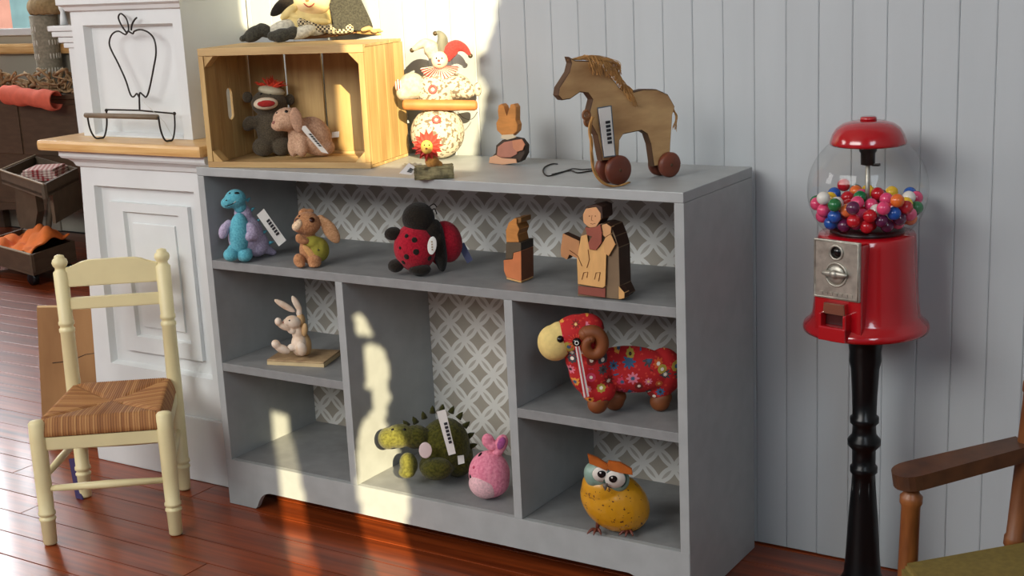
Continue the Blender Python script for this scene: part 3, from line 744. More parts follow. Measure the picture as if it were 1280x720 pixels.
for t in (.35, .55, .75):
    a = P1 + ldir * aw * t - T0
    obj('back_spindle', rod(BM(), a + fdir * .012 + Vector((0, 0, .325)), a - fdir * .047 + Vector((0, 0, .77)), .007), M_cane, ac, True)
obj('crest_rail', rod(BM(), P1 - ldir * .02 - fdir * .047 - T0 + Vector((0, 0, .775)), P1 + ldir * (aw + .02) - fdir * .047 - T0 + Vector((0, 0, .775)), .018), M_walnut, ac, True)

# ================================================================ wire apple holder on the ledge
ah = thing('apple_wire_holder', 'black wire apple shaped roll holder with a wooden dowel on the ledge', 'wire holder', (-.28, .0935, .8465))
def wp(u, v, y): p = hit(u, v, 1, y); return Vector(p) - Vector(ah.location)
yb, yf = .1045, .058
apple = [(174, 122), (171, 117), (167, 121), (163, 118), (157, 100), (148, 80), (138, 60), (137, 50), (141, 42), (148, 39), (156, 43), (159, 41), (160, 39), (166, 42), (168, 39), (176, 37), (186, 41), (193, 50), (195, 66), (192, 85), (187, 110), (183, 121), (179, 119), (175, 116), (174, 122)]
obj('apple_outline', tube(BM(), curve([wp(u, v, yb) for u, v in apple], 6), .0021, 6), M_wire, ah, True)
obj('leaf', tube(BM(), curve([wp(u, v, yb) for u, v in ((159, 42), (152, 32), (148, 22), (151, 17), (157, 22), (160, 30), (161, 40))], 6), .0021, 6), M_wire, ah, True)
obj('stalk', tube(BM(), curve([wp(u, v, yb) for u, v in ((164, 38), (165, 31), (168, 25), (171, 22))], 6), .0022, 6), M_wire, ah, True)
obj('upright', tube(BM(), [wp(174, 120, yb), wp(174.5, 137, yb)], .0022, 6), M_wire, ah, True)
obj('back_bar', tube(BM(), [wp(132, 137, yb), wp(174, 138, yb), wp(218, 142, yb)], .0022, 6), M_wire, ah, True)
for (fu, fv_), (bu, bv_) in (((109, 144), (133, 138)), ((198, 146), (218, 142))):
    f_, b_ = wp(fu, fv_, yf), wp(bu, bv_, yb); z0 = .0019
    d_ = b_ - f_; L_ = [f_, Vector((f_.x + d_.x * .06, f_.y + d_.y * .06, f_.z * .45)), Vector((f_.x + d_.x * .25, f_.y + d_.y * .25, z0 + .003)), Vector((f_.x + d_.x * .5, f_.y + d_.y * .5, z0)), Vector((f_.x + d_.x * .75, f_.y + d_.y * .75, z0 + .003)), Vector((b_.x - d_.x * .06, b_.y - d_.y * .06, b_.z * .5)), b_]
    obj('foot_loop', tube(BM(), curve(L_, 6), .0022, 6), M_wire, ah, True)
    obj('finial', ell(BM(), b_, (.0042,) * 3, None, 2), M_wire, ah, True)
obj('dowel', rod(BM(), wp(107, 144, yf), wp(197, 146.5, yf), .0062), mat('grey_brown_dowel', (120, 104, 84), .6, .2, 40), ah, True)
bm = BM(); tube(bm, [wp(180, 128, yb - .004), wp(205, 152, yb - .004), wp(216, 171, yb - .004)], .0005, 4); obj('tag_string', bm, mat('pale_string', (190, 188, 180), .8), ah)

# ================================================================ far room
M_dark = mat('dark_stained_wood', (92, 74, 56), .55, .25, 12, stretch=(1, 1, 4))
SY = 2.14
tk = thing('dark_sideboard', 'dark wooden sideboard against the far wall, left of the pier', 'sideboard', (-3.15, SY + .1, 0))
ST = float(hit(45, 117, 1, SY)[2])
obj('carcass', bx_(-.72, .72, -.085, .085, .17, ST - .0255, .004), M_dark, tk)
obj('top', bx_(-.74, .74, -.1, .09, ST - .025, ST, .006), M_dark, tk)
arch = [(-.70, .17), (-.70, .10)] + [(-.64 + 1.28 * i / 12, .10 + .05 * math.sin(PI * (i / 12)) ** .6) for i in range(13)] + [(.70, .10), (.70, .17)]
obj('apron', prism(BM(), arch, -.085, -.07), M_dark, tk)
for x in (-.68, .68):
    for y in (-.06, .075): obj('leg', box(BM(), x - .025, x + .025, y - .02, y + .02, .0005, .169, .004), M_dark, tk)
for x0_, x1_ in ((-.69, -.24), (-.22, .22), (.24, .69)): obj('drawer_front', bx_(x0_, x1_, -.092, -.0855, .42, ST - .05, .003), M_dark, tk)
# wicker cylinder
M_wick = mat('grey_wicker', (160, 156, 138), .85, .3, 80, bump=.002)
VY = 2.265; cxp = hit(59, 60, 1, VY)
vz = thing('wicker_vase', 'tall grey woven wicker cylinder on the far sideboard', 'vase', (cxp[0], VY, ST + .0005))
obj('woven_wall', lathe(BM(), [(.055, 0), (.057, .02), (.063, .2), (.067, .36), (.065, .362), (.058, .36), (.052, .01)], 32), M_wick, vz, True)
bm = BM()
for row, z in enumerate((.10, .17, .235, .30)):
    for i in range(26):
        a = 2 * PI * i / 26
        if row and i % 6 > 2: continue
        r_ = .0575 + z * .022; ell(bm, (r_ * math.cos(a), r_ * math.sin(a), z), (.004, .004, .017), Matrix.Rotation(a, 3, 'Z'), 1)
obj('open_weave', bm, mat('pale_weave', (214, 214, 204), .8), vz)['kind'] = 'stuff'
M_bur = mat('burlap', (168, 146, 104), .95, .3, 60, bump=.003)
bm = BM(); ell(bm, (0, 0, 0), (.115, .07, .065), None, 4)
for v in bm.verts: v.co.z = max(v.co.z, -.03) + .004 * math.sin(v.co.x * 130); v.co.x += .03
o = obj('burlap_bundle', bm, M_bur, None, True, (cxp[0], VY, ST + .362 + .036)); tag(o, 'tan burlap bundle resting on the tall wicker cylinder', 'bundle')
bm = BM()
for i in range(70):
    p = [(R.uniform(-.42, .42), R.uniform(-.03, .035), R.uniform(.008, .10))]
    for q in range(4): p.append((p[-1][0] + R.uniform(-.09, .09), min(.038, max(-.038, p[-1][1] + R.uniform(-.03, .03))), min(.115, max(.009, p[-1][2] + R.uniform(-.05, .05)))))
    tube(bm, curve(p, 4), R.uniform(.003, .009), 5)
o = obj('dried_vine_pile', bm, mat('dried_vine', (132, 108, 76), .9, .5, 40, col2=(178, 150, 110)), None, True, (hit(45, 100, 1, 2.15)[0], 2.143, ST + .001)); tag(o, 'tangled heap of dried brown vines along the far sideboard', 'vine heap'); o['kind'] = 'stuff'
def cloth(name, fn, nu, nv, m, label, cat, loc=(0, 0, 0), th=.006, parent=None):
    bm = BM(); g_ = [[bm.verts.new(fn(i / nu, j / nv)) for i in range(nu + 1)] for j in range(nv + 1)]
    for j in range(nv):
        for i in range(nu): bm.faces.new((g_[j][i], g_[j][i + 1], g_[j + 1][i + 1], g_[j + 1][i]))
    o = obj(name, bm, m, parent, True, loc); o.modifiers.new('t', 'SOLIDIFY').thickness = th
    return tag(o, label, cat) if label else o
M_coral = mat('coral_cloth', (228, 112, 88), .9, .12, 30)
cy_ = SY - .072; xa_, za_ = hit(7, 118, 1, cy_)[::2]; xb_, zb_ = hit(70, 126, 1, cy_)[::2]
def coral(u, v):
    a = 1.7 * PI * (v - .5); r = .044 + .004 * math.sin(u * 9)
    return (u * (xb_ - xa_), -.040 * math.cos(a) + .002 * math.sin(u * 14), u * (zb_ - za_) + r * math.sin(a) * (1 + .06 * math.sin(u * 22 + v * 4)))
cloth('coral_cloth', coral, 40, 18, M_coral, 'rolled coral cloth hanging over the front of the far sideboard', 'cloth', (xa_, cy_, za_))
# little stand with gingham cloth
M_desk = mat('worn_dark_desk', (104, 90, 72), .55, .25, 14)
DO = Vector((-2.95, 1.86, 0)); dk = thing('small_stand', 'small dark wooden stand with a tray top and dowel leg by the pier', 'stand', tuple(DO))
zt2 = .38; A_, B_, C_ = [Vector(hit(*q, 2, zt2)) - DO for q in ((2, 224), (56, 243), (112, 214))]; C_ = B_ + (C_ - B_) * .74
Pq = [A_, B_, C_, A_ + C_ - B_]; Pq = [Vector((p.x, p.y, 0)) for p in Pq]; up_ = lambda P, z: [p + Vector((0, 0, z)) for p in P]
obj('tray', loft(BM(), up_(Pq, zt2 - .012), up_(Pq, zt2)), M_desk, dk)
for i in range(4):
    a, b = Pq[i], Pq[(i + 1) % 4]; d_ = (b - a).normalized(); n_ = Vector((-d_.y, d_.x, 0)) * .012; q = [a, b, b + n_, a + n_]
    obj('tray_side', loft(BM(), up_(q, zt2 - .02), up_(q, zt2 + .04)), M_desk, dk)
    if i in (0, 3): obj('worn_edge', tube(BM(), [a + Vector((0, 0, zt2 + .042)), b + Vector((0, 0, zt2 + .042))], .005, 6), mat('pale_worn_edge', (160, 146, 122), .6), dk)
ly = 1.84
pl_ = [hit(u, v, 1, ly) - np.array(DO) for u, v in ((24, 236), (48, 240), (51, 262), (46, 290), (47, 312), (33, 314), (33, 290), (25, 268))]
zmn = min(p[2] for p in pl_)
obj('front_leg', prism(BM(), [(p[0], max(.001, (p[2] - zmn) / (zt2 - .013 - zmn) * (zt2 - .014) + .001) if p[2] < .3 else zt2 - .0135) for p in pl_], ly - DO.y - .02, ly - DO.y + .02), M_desk, dk)
ta, tb = Vector(hit(67, 240, 1, 1.90)) - DO, Vector(hit(57, 305, 1, 1.90)) - DO; ta.z = zt2 - .013; tb.z = .001
obj('dowel_leg', rod(BM(), ta, tb, .014), mat('grey_dowel', (128, 116, 98), .6), dk, True)
obj('side_panel', loft(BM(), [Vector((p.x, p.y, zt2 - .14 if i_ < 2 else zt2 - .0205)) for i_, p in enumerate((Pq[1] * .8 + Pq[2] * .2, Pq[2], Pq[2], Pq[1] * .8 + Pq[2] * .2))], [Vector((p.x - .02, p.y, zt2 - .14 if i_ < 2 else zt2 - .0205)) for i_, p in enumerate((Pq[1] * .8 + Pq[2] * .2, Pq[2], Pq[2], Pq[1] * .8 + Pq[2] * .2))]), M_desk, dk)
k = N('red_gingham'); s2 = k.n('ShaderNodeSeparateXYZ'); k.l(k.coord(), s2.inputs[0])
ga = k.math('GREATER_THAN', k.math('FRACT', k.math('MULTIPLY', k.math('ADD', s2.outputs[0], s2.outputs[1]), 36.)), .5); gb_ = k.math('GREATER_THAN', k.math('FRACT', k.math('MULTIPLY', k.math('SUBTRACT', s2.outputs[0], s2.outputs[1]), 36.)), .5)
k.l(k.mix(k.math('MULTIPLY', k.math('ADD', ga, gb_), .5), lin((226, 210, 200)), lin((160, 60, 62))), k.b.inputs['Base Color']); k.b.inputs['Roughness'].default_value = .9
pg = hit(58, 214, 2, zt2 + .03); ang_ = math.atan2((Pq[2] - Pq[1]).y, (Pq[2] - Pq[1]).x)
bm = BM()
for i, (sx_, sy_) in enumerate(((.11, .085), (.108, .082), (.105, .078), (.1, .074), (.094, .066))): box(bm, -sx_ - .006 * i, sx_ - .006 * i, -sy_, sy_, i * .0105, i * .0105 + .010, .004, Matrix.Rotation(ang_, 4, 'Z'))
o = obj('gingham_cloth', bm, k.m, None, False, (pg[0], pg[1], zt2 + .001)); tag(o, 'folded red and white gingham cloth on the small dark stand', 'cloth')
# low wagon with orange cloth
z0 = .055; B_ = Vector(hit(42, 345, 2, z0)); A_ = Vector(hit(-22, 326, 2, z0)); C_ = Vector(hit(116, 319, 2, z0)); C_ = B_ + (C_ - B_) * .72; Q0 = Vector((B_.x, B_.y, 0))
P = [A_ - Q0, B_ - Q0, C_ - Q0]; P.append(P[0] + P[2] - P[1])
cr = thing('doll_wagon', 'low dark wooden doll wagon on small wheels on the far floor', 'wagon', tuple(Q0))
obj('bed', loft(BM(), P, [p + Vector((0, 0, .012)) for p in P]), M_dark, cr)
for i in range(4):
    a, b = P[i], P[(i + 1) % 4]; d_ = (b - a).normalized(); n_ = Vector((-d_.y, d_.x, 0)) * .012
    q = [a, b, b + n_, a + n_]; obj('side_board', loft(BM(), up_(q, .0125), up_(q, .088)), M_dark, cr)
    if i == 0: obj('worn_edge', tube(BM(), [a + Vector((0, 0, .090)), b + Vector((0, 0, .090))], .005, 6), mat('pale_worn_edge', (160, 146, 122), .6), cr)
for i in range(4):
    c_ = P[i] * .88 + (P[(i + 2) % 4]) * .12
    obj('wheel', lathe(BM(), [(.012, -.012), (.027, -.010), (.027, .010), (.012, .012)], 16, Matrix.Translation((c_.x, c_.y, .0277)) @ Matrix.Rotation(PI / 2, 4, 'X')), M_black, cr, True)
cen = (P[0] + P[2]) / 2; Cq = [cen + (p - cen) * .92 for p in P]
def oc(u, v):
    p = (Cq[0] * (1 - u) + Cq[1] * u) * (1 - v) + (Cq[3] * (1 - u) + Cq[2] * u) * v
    h = .075 + .016 * math.sin(u * 7 + v * 5) + .010 * math.sin(v * 13 - u * 6) + .010 * math.sin(u * 24 + v * 9) + .075 * math.exp(-((u - .9) ** 2 / .05 + (v - .7) ** 2 / .14)) + .035 * math.exp(-((u - .45) ** 2 / .03 + (v - .8) ** 2 / .05))
    return p + Vector((0, 0, max(.03, h)))
cloth('orange_cloth', oc, 40, 40, mat('orange_cloth', (238, 126, 52), .9, .12, 30), 'rumpled orange cloth lying in the low dark wagon', 'cloth', tuple(Q0))
o = obj('candle_cup', lathe(BM(), [(.011, 0), (.009, .02), (.006, .035), (.010, .045), (.010, .058), (.004, .06)], 16), M_pier, None, True, (hit(80, 30, 1, .43)[0], .43, 1.1075)); tag(o, 'small white turned ornament on the pilaster cap behind the pier', 'ornament')

# ================================================================ toys on the top of the bookcase
TOP = BH
# --- cloth witch doll lying on the crate
T = Toy('witch_doll', 'cloth witch doll in dark cape and checked ruffle lying on top of the crate', 'doll', 395, 50, TOP + ch + .0008)
M_char = plush('charcoal_felt', (74, 72, 62), (52, 50, 44)); M_muslin = mat('yellow_muslin', (232, 208, 140), .9, .12, 60, bump=.001)
M_flesh = mat('doll_flesh', (238, 206, 152), .9, .08, 60); M_dots = mat('dotted_bloomers', (226, 220, 200), .9, .5, 150, col2=(186, 180, 160))
k = N('checked_ruffle'); cko = k.n('ShaderNodeTexChecker'); cko.inputs['Scale'].default_value = 210; cko.inputs[1].default_value = lin((214, 198, 160)); cko.inputs[2].default_value = lin((66, 58, 48)); k.l(k.coord(), cko.inputs[0]); k.l(cko.outputs[0], k.b.inputs['Base Color']); k.b.inputs['Roughness'].default_value = .9; M_check = k.m
body = T.blob('body', [(385, 26, 34, 22, 8, 22, 8), (400, 14, 28, 20, 12, 18, 0)], M_muslin)
for nm, es in (('leg', [(352, 38, 20, 10, -6, 9, 20), (372, 36, 24, 11, 0, 10, 10)]), ('leg', [(378, 42, 18, 8, -14, 8, 16), (398, 38, 18, 8, -6, 8, 10)])): T.blob(nm, es, M_dots)
for es in ([(318, 44, 15, 9, -8, 8, 28), (331, 40, 12, 8, -6, 8, -35), (304, 50, 5, 4, -8, 6, 20)], [(352, 46, 15, 8.5, -16, 9, 8), (366, 43, 9, 8, -15, 8, 30), (340, 47, 6, 6, -16, 7, 0)]): T.blob('boot', es, M_char)
head = T.blob('head', [(391, 2, 24, 22, -2, 16), (386, 8, 10, 8, -10, 10)], M_flesh)
bm = BM()
sm = [T.on(head, u, v)[0] + Vector((0, -.0006, 0)) for u, v in ((380, 6), (383, 9), (386.5, 10.5), (390, 9), (393, 6))]
tube(bm, curve(sm, 4), .0012, 6); obj('smile', bm, mat('red_thread', (170, 40, 34), .8), head)
T.dot('nose', head, 384, 2, 2.6, mat('nose_orange', (214, 120, 70), .8))
for u in (379, 392): T.dot('eye', head, u, -8, 2, M_eye)
# cape: a draped wedge falling to the right, and its left flap
bm = BM(); A = [T.at(u, v, w * T.s) for u, v, w in ((404, -24, -4), (440, -22, 6), (468, 36, 4), (452, 41, -8), (418, 38, -16))]
B = [T.at(u, v, w * T.s) for u, v, w in ((402, -26, 26), (440, -24, 30), (469, 34, 34), (452, 36, 34), (418, 34, 34))]
loft(bm, A, B); bmesh.ops.subdivide_edges(bm, edges=bm.edges[:], cuts=3, use_grid_fill=True)
melt(bm, 'cape', M_char, T.root, .0022, 4)
T.blob('cape_flap', [(356, 6, 24, 8, 12, 6, 38), (372, -8, 14, 12, 10, 8, 30)], plush('black_felt_flap', (44, 38, 32), (34, 30, 26)))
T.blob('collar', [(363, 16, 16, 6, -3, 8, 35), (378, 24, 16, 5, -6, 8, -12), (400, 28, 14, 5, -10, 8, -10)], M_muslin)
bm = BM()
for i in range(14):
    t = i / 13; u, v = 376 + 62 * t, 30 + 9 * math.sin(t * 2.2); T.E(bm, u, v, 4.6, 6, w=-13 + 5 * t, rw=4, rot=20 * math.sin(i * 2), sub=2)
obj('ruffle', bm, M_check, T.root, True)
br_ = T.blob('broom_stick', [(410, 45.5, 42, 3.6, 0, 4, 3)], mat('broom_stick', (140, 96, 56), .6, .2, 40))
bm = BM()
for i in range(18): a = T.at(446, 42 + R.uniform(-1.5, 1.5), R.uniform(-2, 2) * T.s); b = T.at(480 + R.uniform(-6, 3), 41 + R.uniform(-4, 4.5), R.uniform(-7, 7) * T.s); tube(bm, [a, (a + b) / 2 + Vector((0, 0, R.uniform(-.002, .002))), b], .0017, 5)
obj('broom_straw', bm, mat('broom_straw', (216, 170, 104), .8, .2, 80), T.root)
T.blob('hand', [(458, 38, 8, 3.2, -7, 4, 12), (468, 41, 5, 2.6, -7, 3, -10)], mat('doll_hand', (206, 160, 104), .8, .1, 50))
T.ground()

# --- in the crate
CB = BH + .0074
M_sock = plush('grey_brown_sock', (92, 82, 66), (64, 56, 44), .002, 400)
T = Toy('sock_monkey', 'grey brown sock monkey plush with red pompom hat standing inside the crate', 'toy', 340, 195, CB)
b = T.blob('body', [(341, 158, 21, 25, 4, 18), (336, 126, 22, 17, 4, 17), (329, 181, 14, 12, -3, 14), (352, 180, 14, 12, -3, 14), (311, 152, 8, 10, 4, 8, -30), (321, 150, 12, 8, 4, 9, 20), (366, 150, 10, 7, 4, 8, -30)], M_sock)
T.blob('ear', [(309, 119, 6.5, 7.5, 8, 4)], M_sock); T.blob('ear', [(362, 122, 6.5, 7.5, 10, 4)], M_sock)
m = T.blob('muzzle', [(332, 127, 15.5, 8, -14, 7)], mat('cream_sock', (222, 204, 178), .9, .1, 200, bump=.001))
T.blob('mouth', [(332.5, 127, 12, 4.6, -20, 3)], plush('red_felt', (178, 48, 44)), m)
for u in (326, 338): T.dot('eye', b, u, 115, 1.8, M_eye)
T.blob('cap', [(339, 111, 17, 6.5, 4, 15, -12)], mat('cap_band', (196, 188, 160), .9, .1, 200))
bm = BM()
for i in range(34):
    a = R.uniform(-1.35, 1.35); L_ = R.uniform(10, 19); u, v = 338, 107; p0_ = T.at(u + R.uniform(-5, 5), v, R.uniform(-3, 8) * T.s); p1_ = T.at(u + 20 * math.sin(a) * L_ / 16, v - 13 * math.cos(a) * L_ / 16, R.uniform(-9, 12) * T.s)
    tube(bm, [p0_, (p0_ + p1_) / 2, p1_], [.0018, .0024, .0006], 5)
obj('pompom', bm, plush('pompom_red', (216, 66, 40)), T.root)
T.ground()
M_pinkp = plush('dusty_pink_plush', (214, 176, 146), (186, 146, 118))
T = Toy('pink_puppy', 'dusty pink floppy eared plush puppy sitting inside the crate beside the monkey', 'toy', 378, 198, CB)
b = T.blob('body', [(393, 172, 21, 26, 10, 18, 25), (376, 176, 11, 20, 2, 11, -4), (366, 185, 6.5, 13, 0, 7), (377, 186, 8, 12, -5, 8), (404, 186, 15, 11, 8, 14), (358, 151, 17, 15, -2, 14, 10), (349, 158, 10, 8, -8, 9), (371, 172, 11, 19, 4, 11), (380, 165, 14, 16, 6, 13)], M_pinkp)
T.blob('ear', [(371, 152, 8, 17, -14, 4, 8)], plush('pink_ear', (200, 158, 130)))
for u, v in ((346, 143), (358, 141)): T.dot('eye', b, u, v, 2.2 if u > 350 else 1.4, M_eye)
T.dot('nose', b, 342, 155, 2.4, mat('pink_nose', (150, 96, 84), .6))
T.price_tag((374, 160), (382, 159), (411, 194), (402, 192), -16)
T.strip('care_tag', [(415, 167, 12), (424, 166, 12), (424, 173, 12), (415, 174, 12)], M_white)
T.ground()

# --- jester roly-poly figure
T = Toy('jester_figure', 'round cream cloth jester with three pointed hat holding a wooden rolling stick', 'figure', 546, 199, TOP)
k = N('jester_print'); f = k.noise(130, 4); k.l(k.mix(k.math('GREATER_THAN', f, .55), lin((192, 182, 160)), lin((116, 102, 84))), k.b.inputs['Base Color']); k.b.inputs['Roughness'].default_value = .9; k.bump(k.noise(200), .001); M_jest = k.m
M_quilt = mat('cream_quilt', (200, 190, 168), .9, .3, 120, bump=.0015)
lb = T.blob('lower_body', [(547, 166, 34, 33, 0, 30)], M_jest)
ub = T.blob('torso', [(544, 114, 24, 26, 0, 20)], M_jest)
T.blob('sleeve', [(515, 108, 17, 17, -2, 15, -25), (505, 116, 10, 10, -6, 10)], M_quilt); T.blob('sleeve', [(570, 108, 20, 16, -2, 15, -18), (583, 114, 12, 10, -6, 10)], M_jest)
k = N('striped_cuff'); wv = k.n('ShaderNodeTexWave'); wv.inputs['Scale'].default_value = 60; k.l(k.coord(), wv.inputs[0]); k.l(k.mix(k.math('GREATER_THAN', wv.outputs['Fac'], .5), lin((232, 222, 204)), lin((176, 70, 66))), k.b.inputs['Base Color']); k.b.inputs['Roughness'].default_value = .9; M_stripe = k.m
T.blob('cuff', [(498, 107, 5, 8, -8, 6)], M_stripe); T.blob('cuff', [(597, 112, 5, 9, -8, 6)], M_jest)
fc = T.blob('head', [(549.5, 75, 10.5, 11, -8, 10)], mat('painted_face', (236, 206, 178), .7, .05, 40))
T.dot('nose', fc, 548.5, 76, 1.6, mat('red_dot', (196, 50, 44), .5)); 
for u in (545.5, 552.5): T.dot('eye', fc, u, 73, 1.1, M_eye)
T.dot('mouth', fc, 549, 80.5, 2.4, mat('red_dot', (196, 50, 44), .5), .3, .8)
bm = BM(); c0 = T.at(549, 82, -.008); nf = 30; outer = []
for i in range(nf + 1):
    a = PI * (1.04 + .0) + (PI * .92) * i / nf + .04 * PI - .06
    rr_ = 25 if i % 2 else 23
    outer.append((T.at(549 + rr_ * math.cos(a), 82 - 18 * math.sin(a) * .95, (-12 - (4 if i % 2 else 0)) * T.s)))
cv = [bm.verts.new(c0 + (p - c0) * .2 + Vector((0, 0, 0))) for p in outer]; ov = [bm.verts.new(p) for p in outer]
for i in range(nf): bm.faces.new((cv[i], cv[i + 1], ov[i + 1], ov[i]))
bm.faces.index_update(); 
for i, f in enumerate(bm.faces): f.material_index = i % 2
o = obj('ruff_collar', bm, [mat('ruff_cream', (236, 226, 206), .9), mat('ruff_red', (178, 72, 70), .9)], T.root); o.modifiers.new('t', 'SOLIDIFY').thickness = .002
def horn(nm, pts, rads, m):
    c = curve([T.at(u, v, -2 * T.s) for u, v in pts], 6); n_ = len(c) - 1
    rr = [np.interp(i / n_ * (len(rads) - 1), range(len(rads)), rads) * T.s for i in range(n_ + 1)]
    o = obj(nm, tube(BM(), c, [float(x) for x in rr], 12), m, T.root, True)
    obj('bell', ell(BM(), T.at(*pts[-1], -2 * T.s), (3 * T.s,) * 3, None, 2), mat('tiny_bell', (90, 74, 50), .4, metal=.6), o, True)
horn('hat_point', [(544, 70), (538, 60), (529, 55), (515, 63)], [9, 10, 6, 2], M_quilt)
horn('hat_point', [(549, 70), (552, 60), (553, 49), (549, 42), (544, 42)], [9, 8, 6.5, 3.5, 1.6], mat('grey_stripe', (128, 126, 110), .9, .5, 90, stretch=(1, 1, .1)))
horn('hat_point', [(555, 73), (562, 64), (571, 58), (581, 61), (588, 70)], [8, 10, 8, 4.5, 1.6], plush('hat_red', (204, 62, 58)))
M_btn = mat('button_red', (196, 74, 70), .5)
for o_, u, v in ((ub, 541, 112), (lb, 545.5, 150)):
    p, nrm = T.on(o_, u, v); q = nrm.to_track_quat('Z', 'Y').to_matrix().to_4x4(); q.translation = p + nrm * .001
    obj('button', tube(BM(), [q @ Vector((4.2 * T.s * math.cos(2 * PI * i / 20), 4.2 * T.s * math.sin(2 * PI * i / 20), 0)) for i in range(20)], 1.6 * T.s, 6, True), M_btn, o_, True)
a, b = T.at(503, 131, -.030), T.at(597, 132, -.030)
st_ = obj('wooden_stick', turned(BM(), a, b, [(0, .004), (.01, .009), (.04, .0115), (.5, .0118), (.96, .0112), (.99, .0085), (1, .004)], 16), mat('stick_wood', (196, 124, 66), .55, .25, 30), T.root, True)
tube_ = tube(BM(), curve([T.at(u, v, -.022) for u, v in ((572, 140), (580, 148), (590, 149), (597, 140))], 5), .0007, 5); obj('cord', tube_, M_wire, T.root)
T.ground()
# --- lion on a log
T = Toy('lion_figure', 'small lion with a jagged red mane standing on a mossy log', 'figure', 543, 224, TOP)
bm = BM(); c_ = T.at(542.5, 215.5, .012); box(bm, c_.x - 24 * T.s, c_.x + 24 * T.s, c_.y - .018, c_.y + .018, .0, .0245, .003); bmesh.ops.subdivide_edges(bm, edges=bm.edges[:], cuts=3, use_grid_fill=True)
for v in bm.verts: v.co += Vector((R.uniform(-1, 1), R.uniform(-1, 1), R.uniform(-1, 1))) * .0022; v.co.z = max(.0, v.co.z)
obj('log_base', bm, mat('mossy_log', (158, 148, 108), .9, .55, 60, bump=.003, col2=(90, 84, 60)), T.root)
T.blob('body', [(540, 202, 9, 9, 3, 9), (534, 188, 9, 9, 3, 9), (548, 206, 6, 5, 6, 6)], plush('lion_tan', (196, 140, 70)))
bm = BM()
for lay_, (n_, r0, r1, w) in enumerate(((15, 9, 20, -6), (13, 7, 17, -9))):
    for i in range(n_):
        a = 2 * PI * (i + lay_ * .5) / n_; t = T.at(534.5, 182, w * T.s)
        e0 = [T.at(534.5 + r * math.cos(a + d), 182 - r * math.sin(a + d), (w + dw_) * T.s) for r, d, dw_ in ((3, -.2, 0), (r0 + 4, -.26, -1), (r1, 0, 2), (r0 + 4, .26, -1), (3, .2, 0))]
        loft(bm, e0, [p + Vector((0, .003, 0)) for p in e0])
mn = obj('mane', bm, mat('mane_red', (220, 72, 58), .7, .2, 50), T.root)
fc = T.blob('face', [(533.5, 184, 8, 9, -13, 5), (533, 189, 4.5, 4, -17, 4)], mat('lion_face', (238, 190, 84), .6))
for u in (530.5, 536.5): T.dot('eye', fc, u, 181.5, .9, M_eye)
T.dot('nose', fc, 533, 186, 1.5, mat('lion_nose', (150, 70, 40), .5))
T.price_tag((511, 204), (520, 210), (515, 219), (499, 217), 2, 4)
T.ground()
# --- wooden rabbit cut-out
M_worange = mat('orange_stained_wood', (204, 136, 66), .5, .25, 20, stretch=(1, 1, 4)); M_wdark = mat('dark_burnt_edge', (58, 42, 30), .6, .2, 30)
M_wpink = mat('faded_pink_wood', (178, 118, 98), .6, .2, 30); M_wtan = mat('tan_wood', (222, 172, 108), .5, .18, 16, stretch=(4, 1, 1)); M_wgrey = mat('grey_brown_stain', (126, 104, 78), .55, .2, 16)
T = Toy('wooden_rabbit', 'small seated wooden rabbit cut-out with orange head and pink dress', 'figure', 634, 206, TOP, rz=-8)
T.plate('body', [(612, 204), (613, 199), (620, 194), (620, 184), (628, 177), (640, 174), (650, 176), (656, 184), (656, 194), (651, 203), (645, 206), (622, 207)], 0, .016, M_wdark, bev=.001)
T.plate('dress', [(621, 196), (622, 186), (630, 180), (640, 178), (647, 181), (646, 195), (638, 199), (626, 199)], -.0025, .0024, M_wpink, bev=.0006)
T.plate('arm', [(640, 178), (652, 176), (656, 183), (653, 190), (646, 192), (641, 187)], -.005, .0024, mat('arm_wood', (196, 130, 96), .6, .15, 30), bev=.0006)
T.plate('foot', [(611, 206), (612, 199), (620, 196), (626, 200), (645, 201), (646, 206), (628, 208)], -.0045, .002, mat('foot_wood', (206, 158, 124), .6), bev=.0005)
T.plate('head', [(621, 165), (620, 156), (624, 150), (622, 141), (623, 134), (627, 132), (630, 135), (632, 144), (634, 149), (636, 140), (638, 133), (642, 132), (645, 136), (645, 147), (644, 153), (647, 158), (646, 166), (640, 172), (628, 172)], -.001, .015, M_worange, bev=.001)
T.plate('neckerchief', [(627, 171), (641, 170), (645, 174), (634, 177), (626, 175)], -.0035, .0024, mat('pale_kerchief', (206, 190, 160), .7), bev=.0005)
T.ground()
# --- wooden pull horse on wheels
M_horse = plank('weathered_horse_wood', (206, 168, 116), (158, 118, 74), (1.2, 4, 4), 9, .6, .02); M_hedge = mat('horse_dark_edge', (84, 56, 32), .7, .3, 30)
T = Toy('pull_horse', 'wooden pull along horse with jute mane and four red brown wheels', 'toy horse', 774, 231.5, TOP, rz=64)
zz = lambda pts: [(660 + x / 3.6, 50 + y / 3.6) for x, y in pts]
hp = zz([(186, 76), (212, 92), (290, 95), (330, 112), (372, 160), (412, 215), (450, 240), (520, 222), (580, 222), (632, 246), (662, 300), (652, 335), (642, 480), (640, 560), (566, 570), (552, 470), (536, 424), (510, 408), (430, 425), (413, 452), (410, 540), (334, 545), (312, 430), (285, 380), (275, 330), (290, 268), (270, 240), (235, 236), (192, 266), (155, 272), (135, 250), (140, 215), (160, 185), (185, 145), (195, 105)])
Hw = .010
bm = BM(); pts = [T.at(u, v, Hw) for u, v in hp]; prism(bm, [(p.x, p.z) for p in pts], Hw, Hw + .018)
for f in bm.faces: f.material_index = 0 if abs(f.normal.y) > .7 else 1
bmesh.ops.recalc_face_normals(bm, faces=bm.faces[:])
for f in bm.faces: f.material_index = 0 if abs(f.normal.y) > .7 else 1
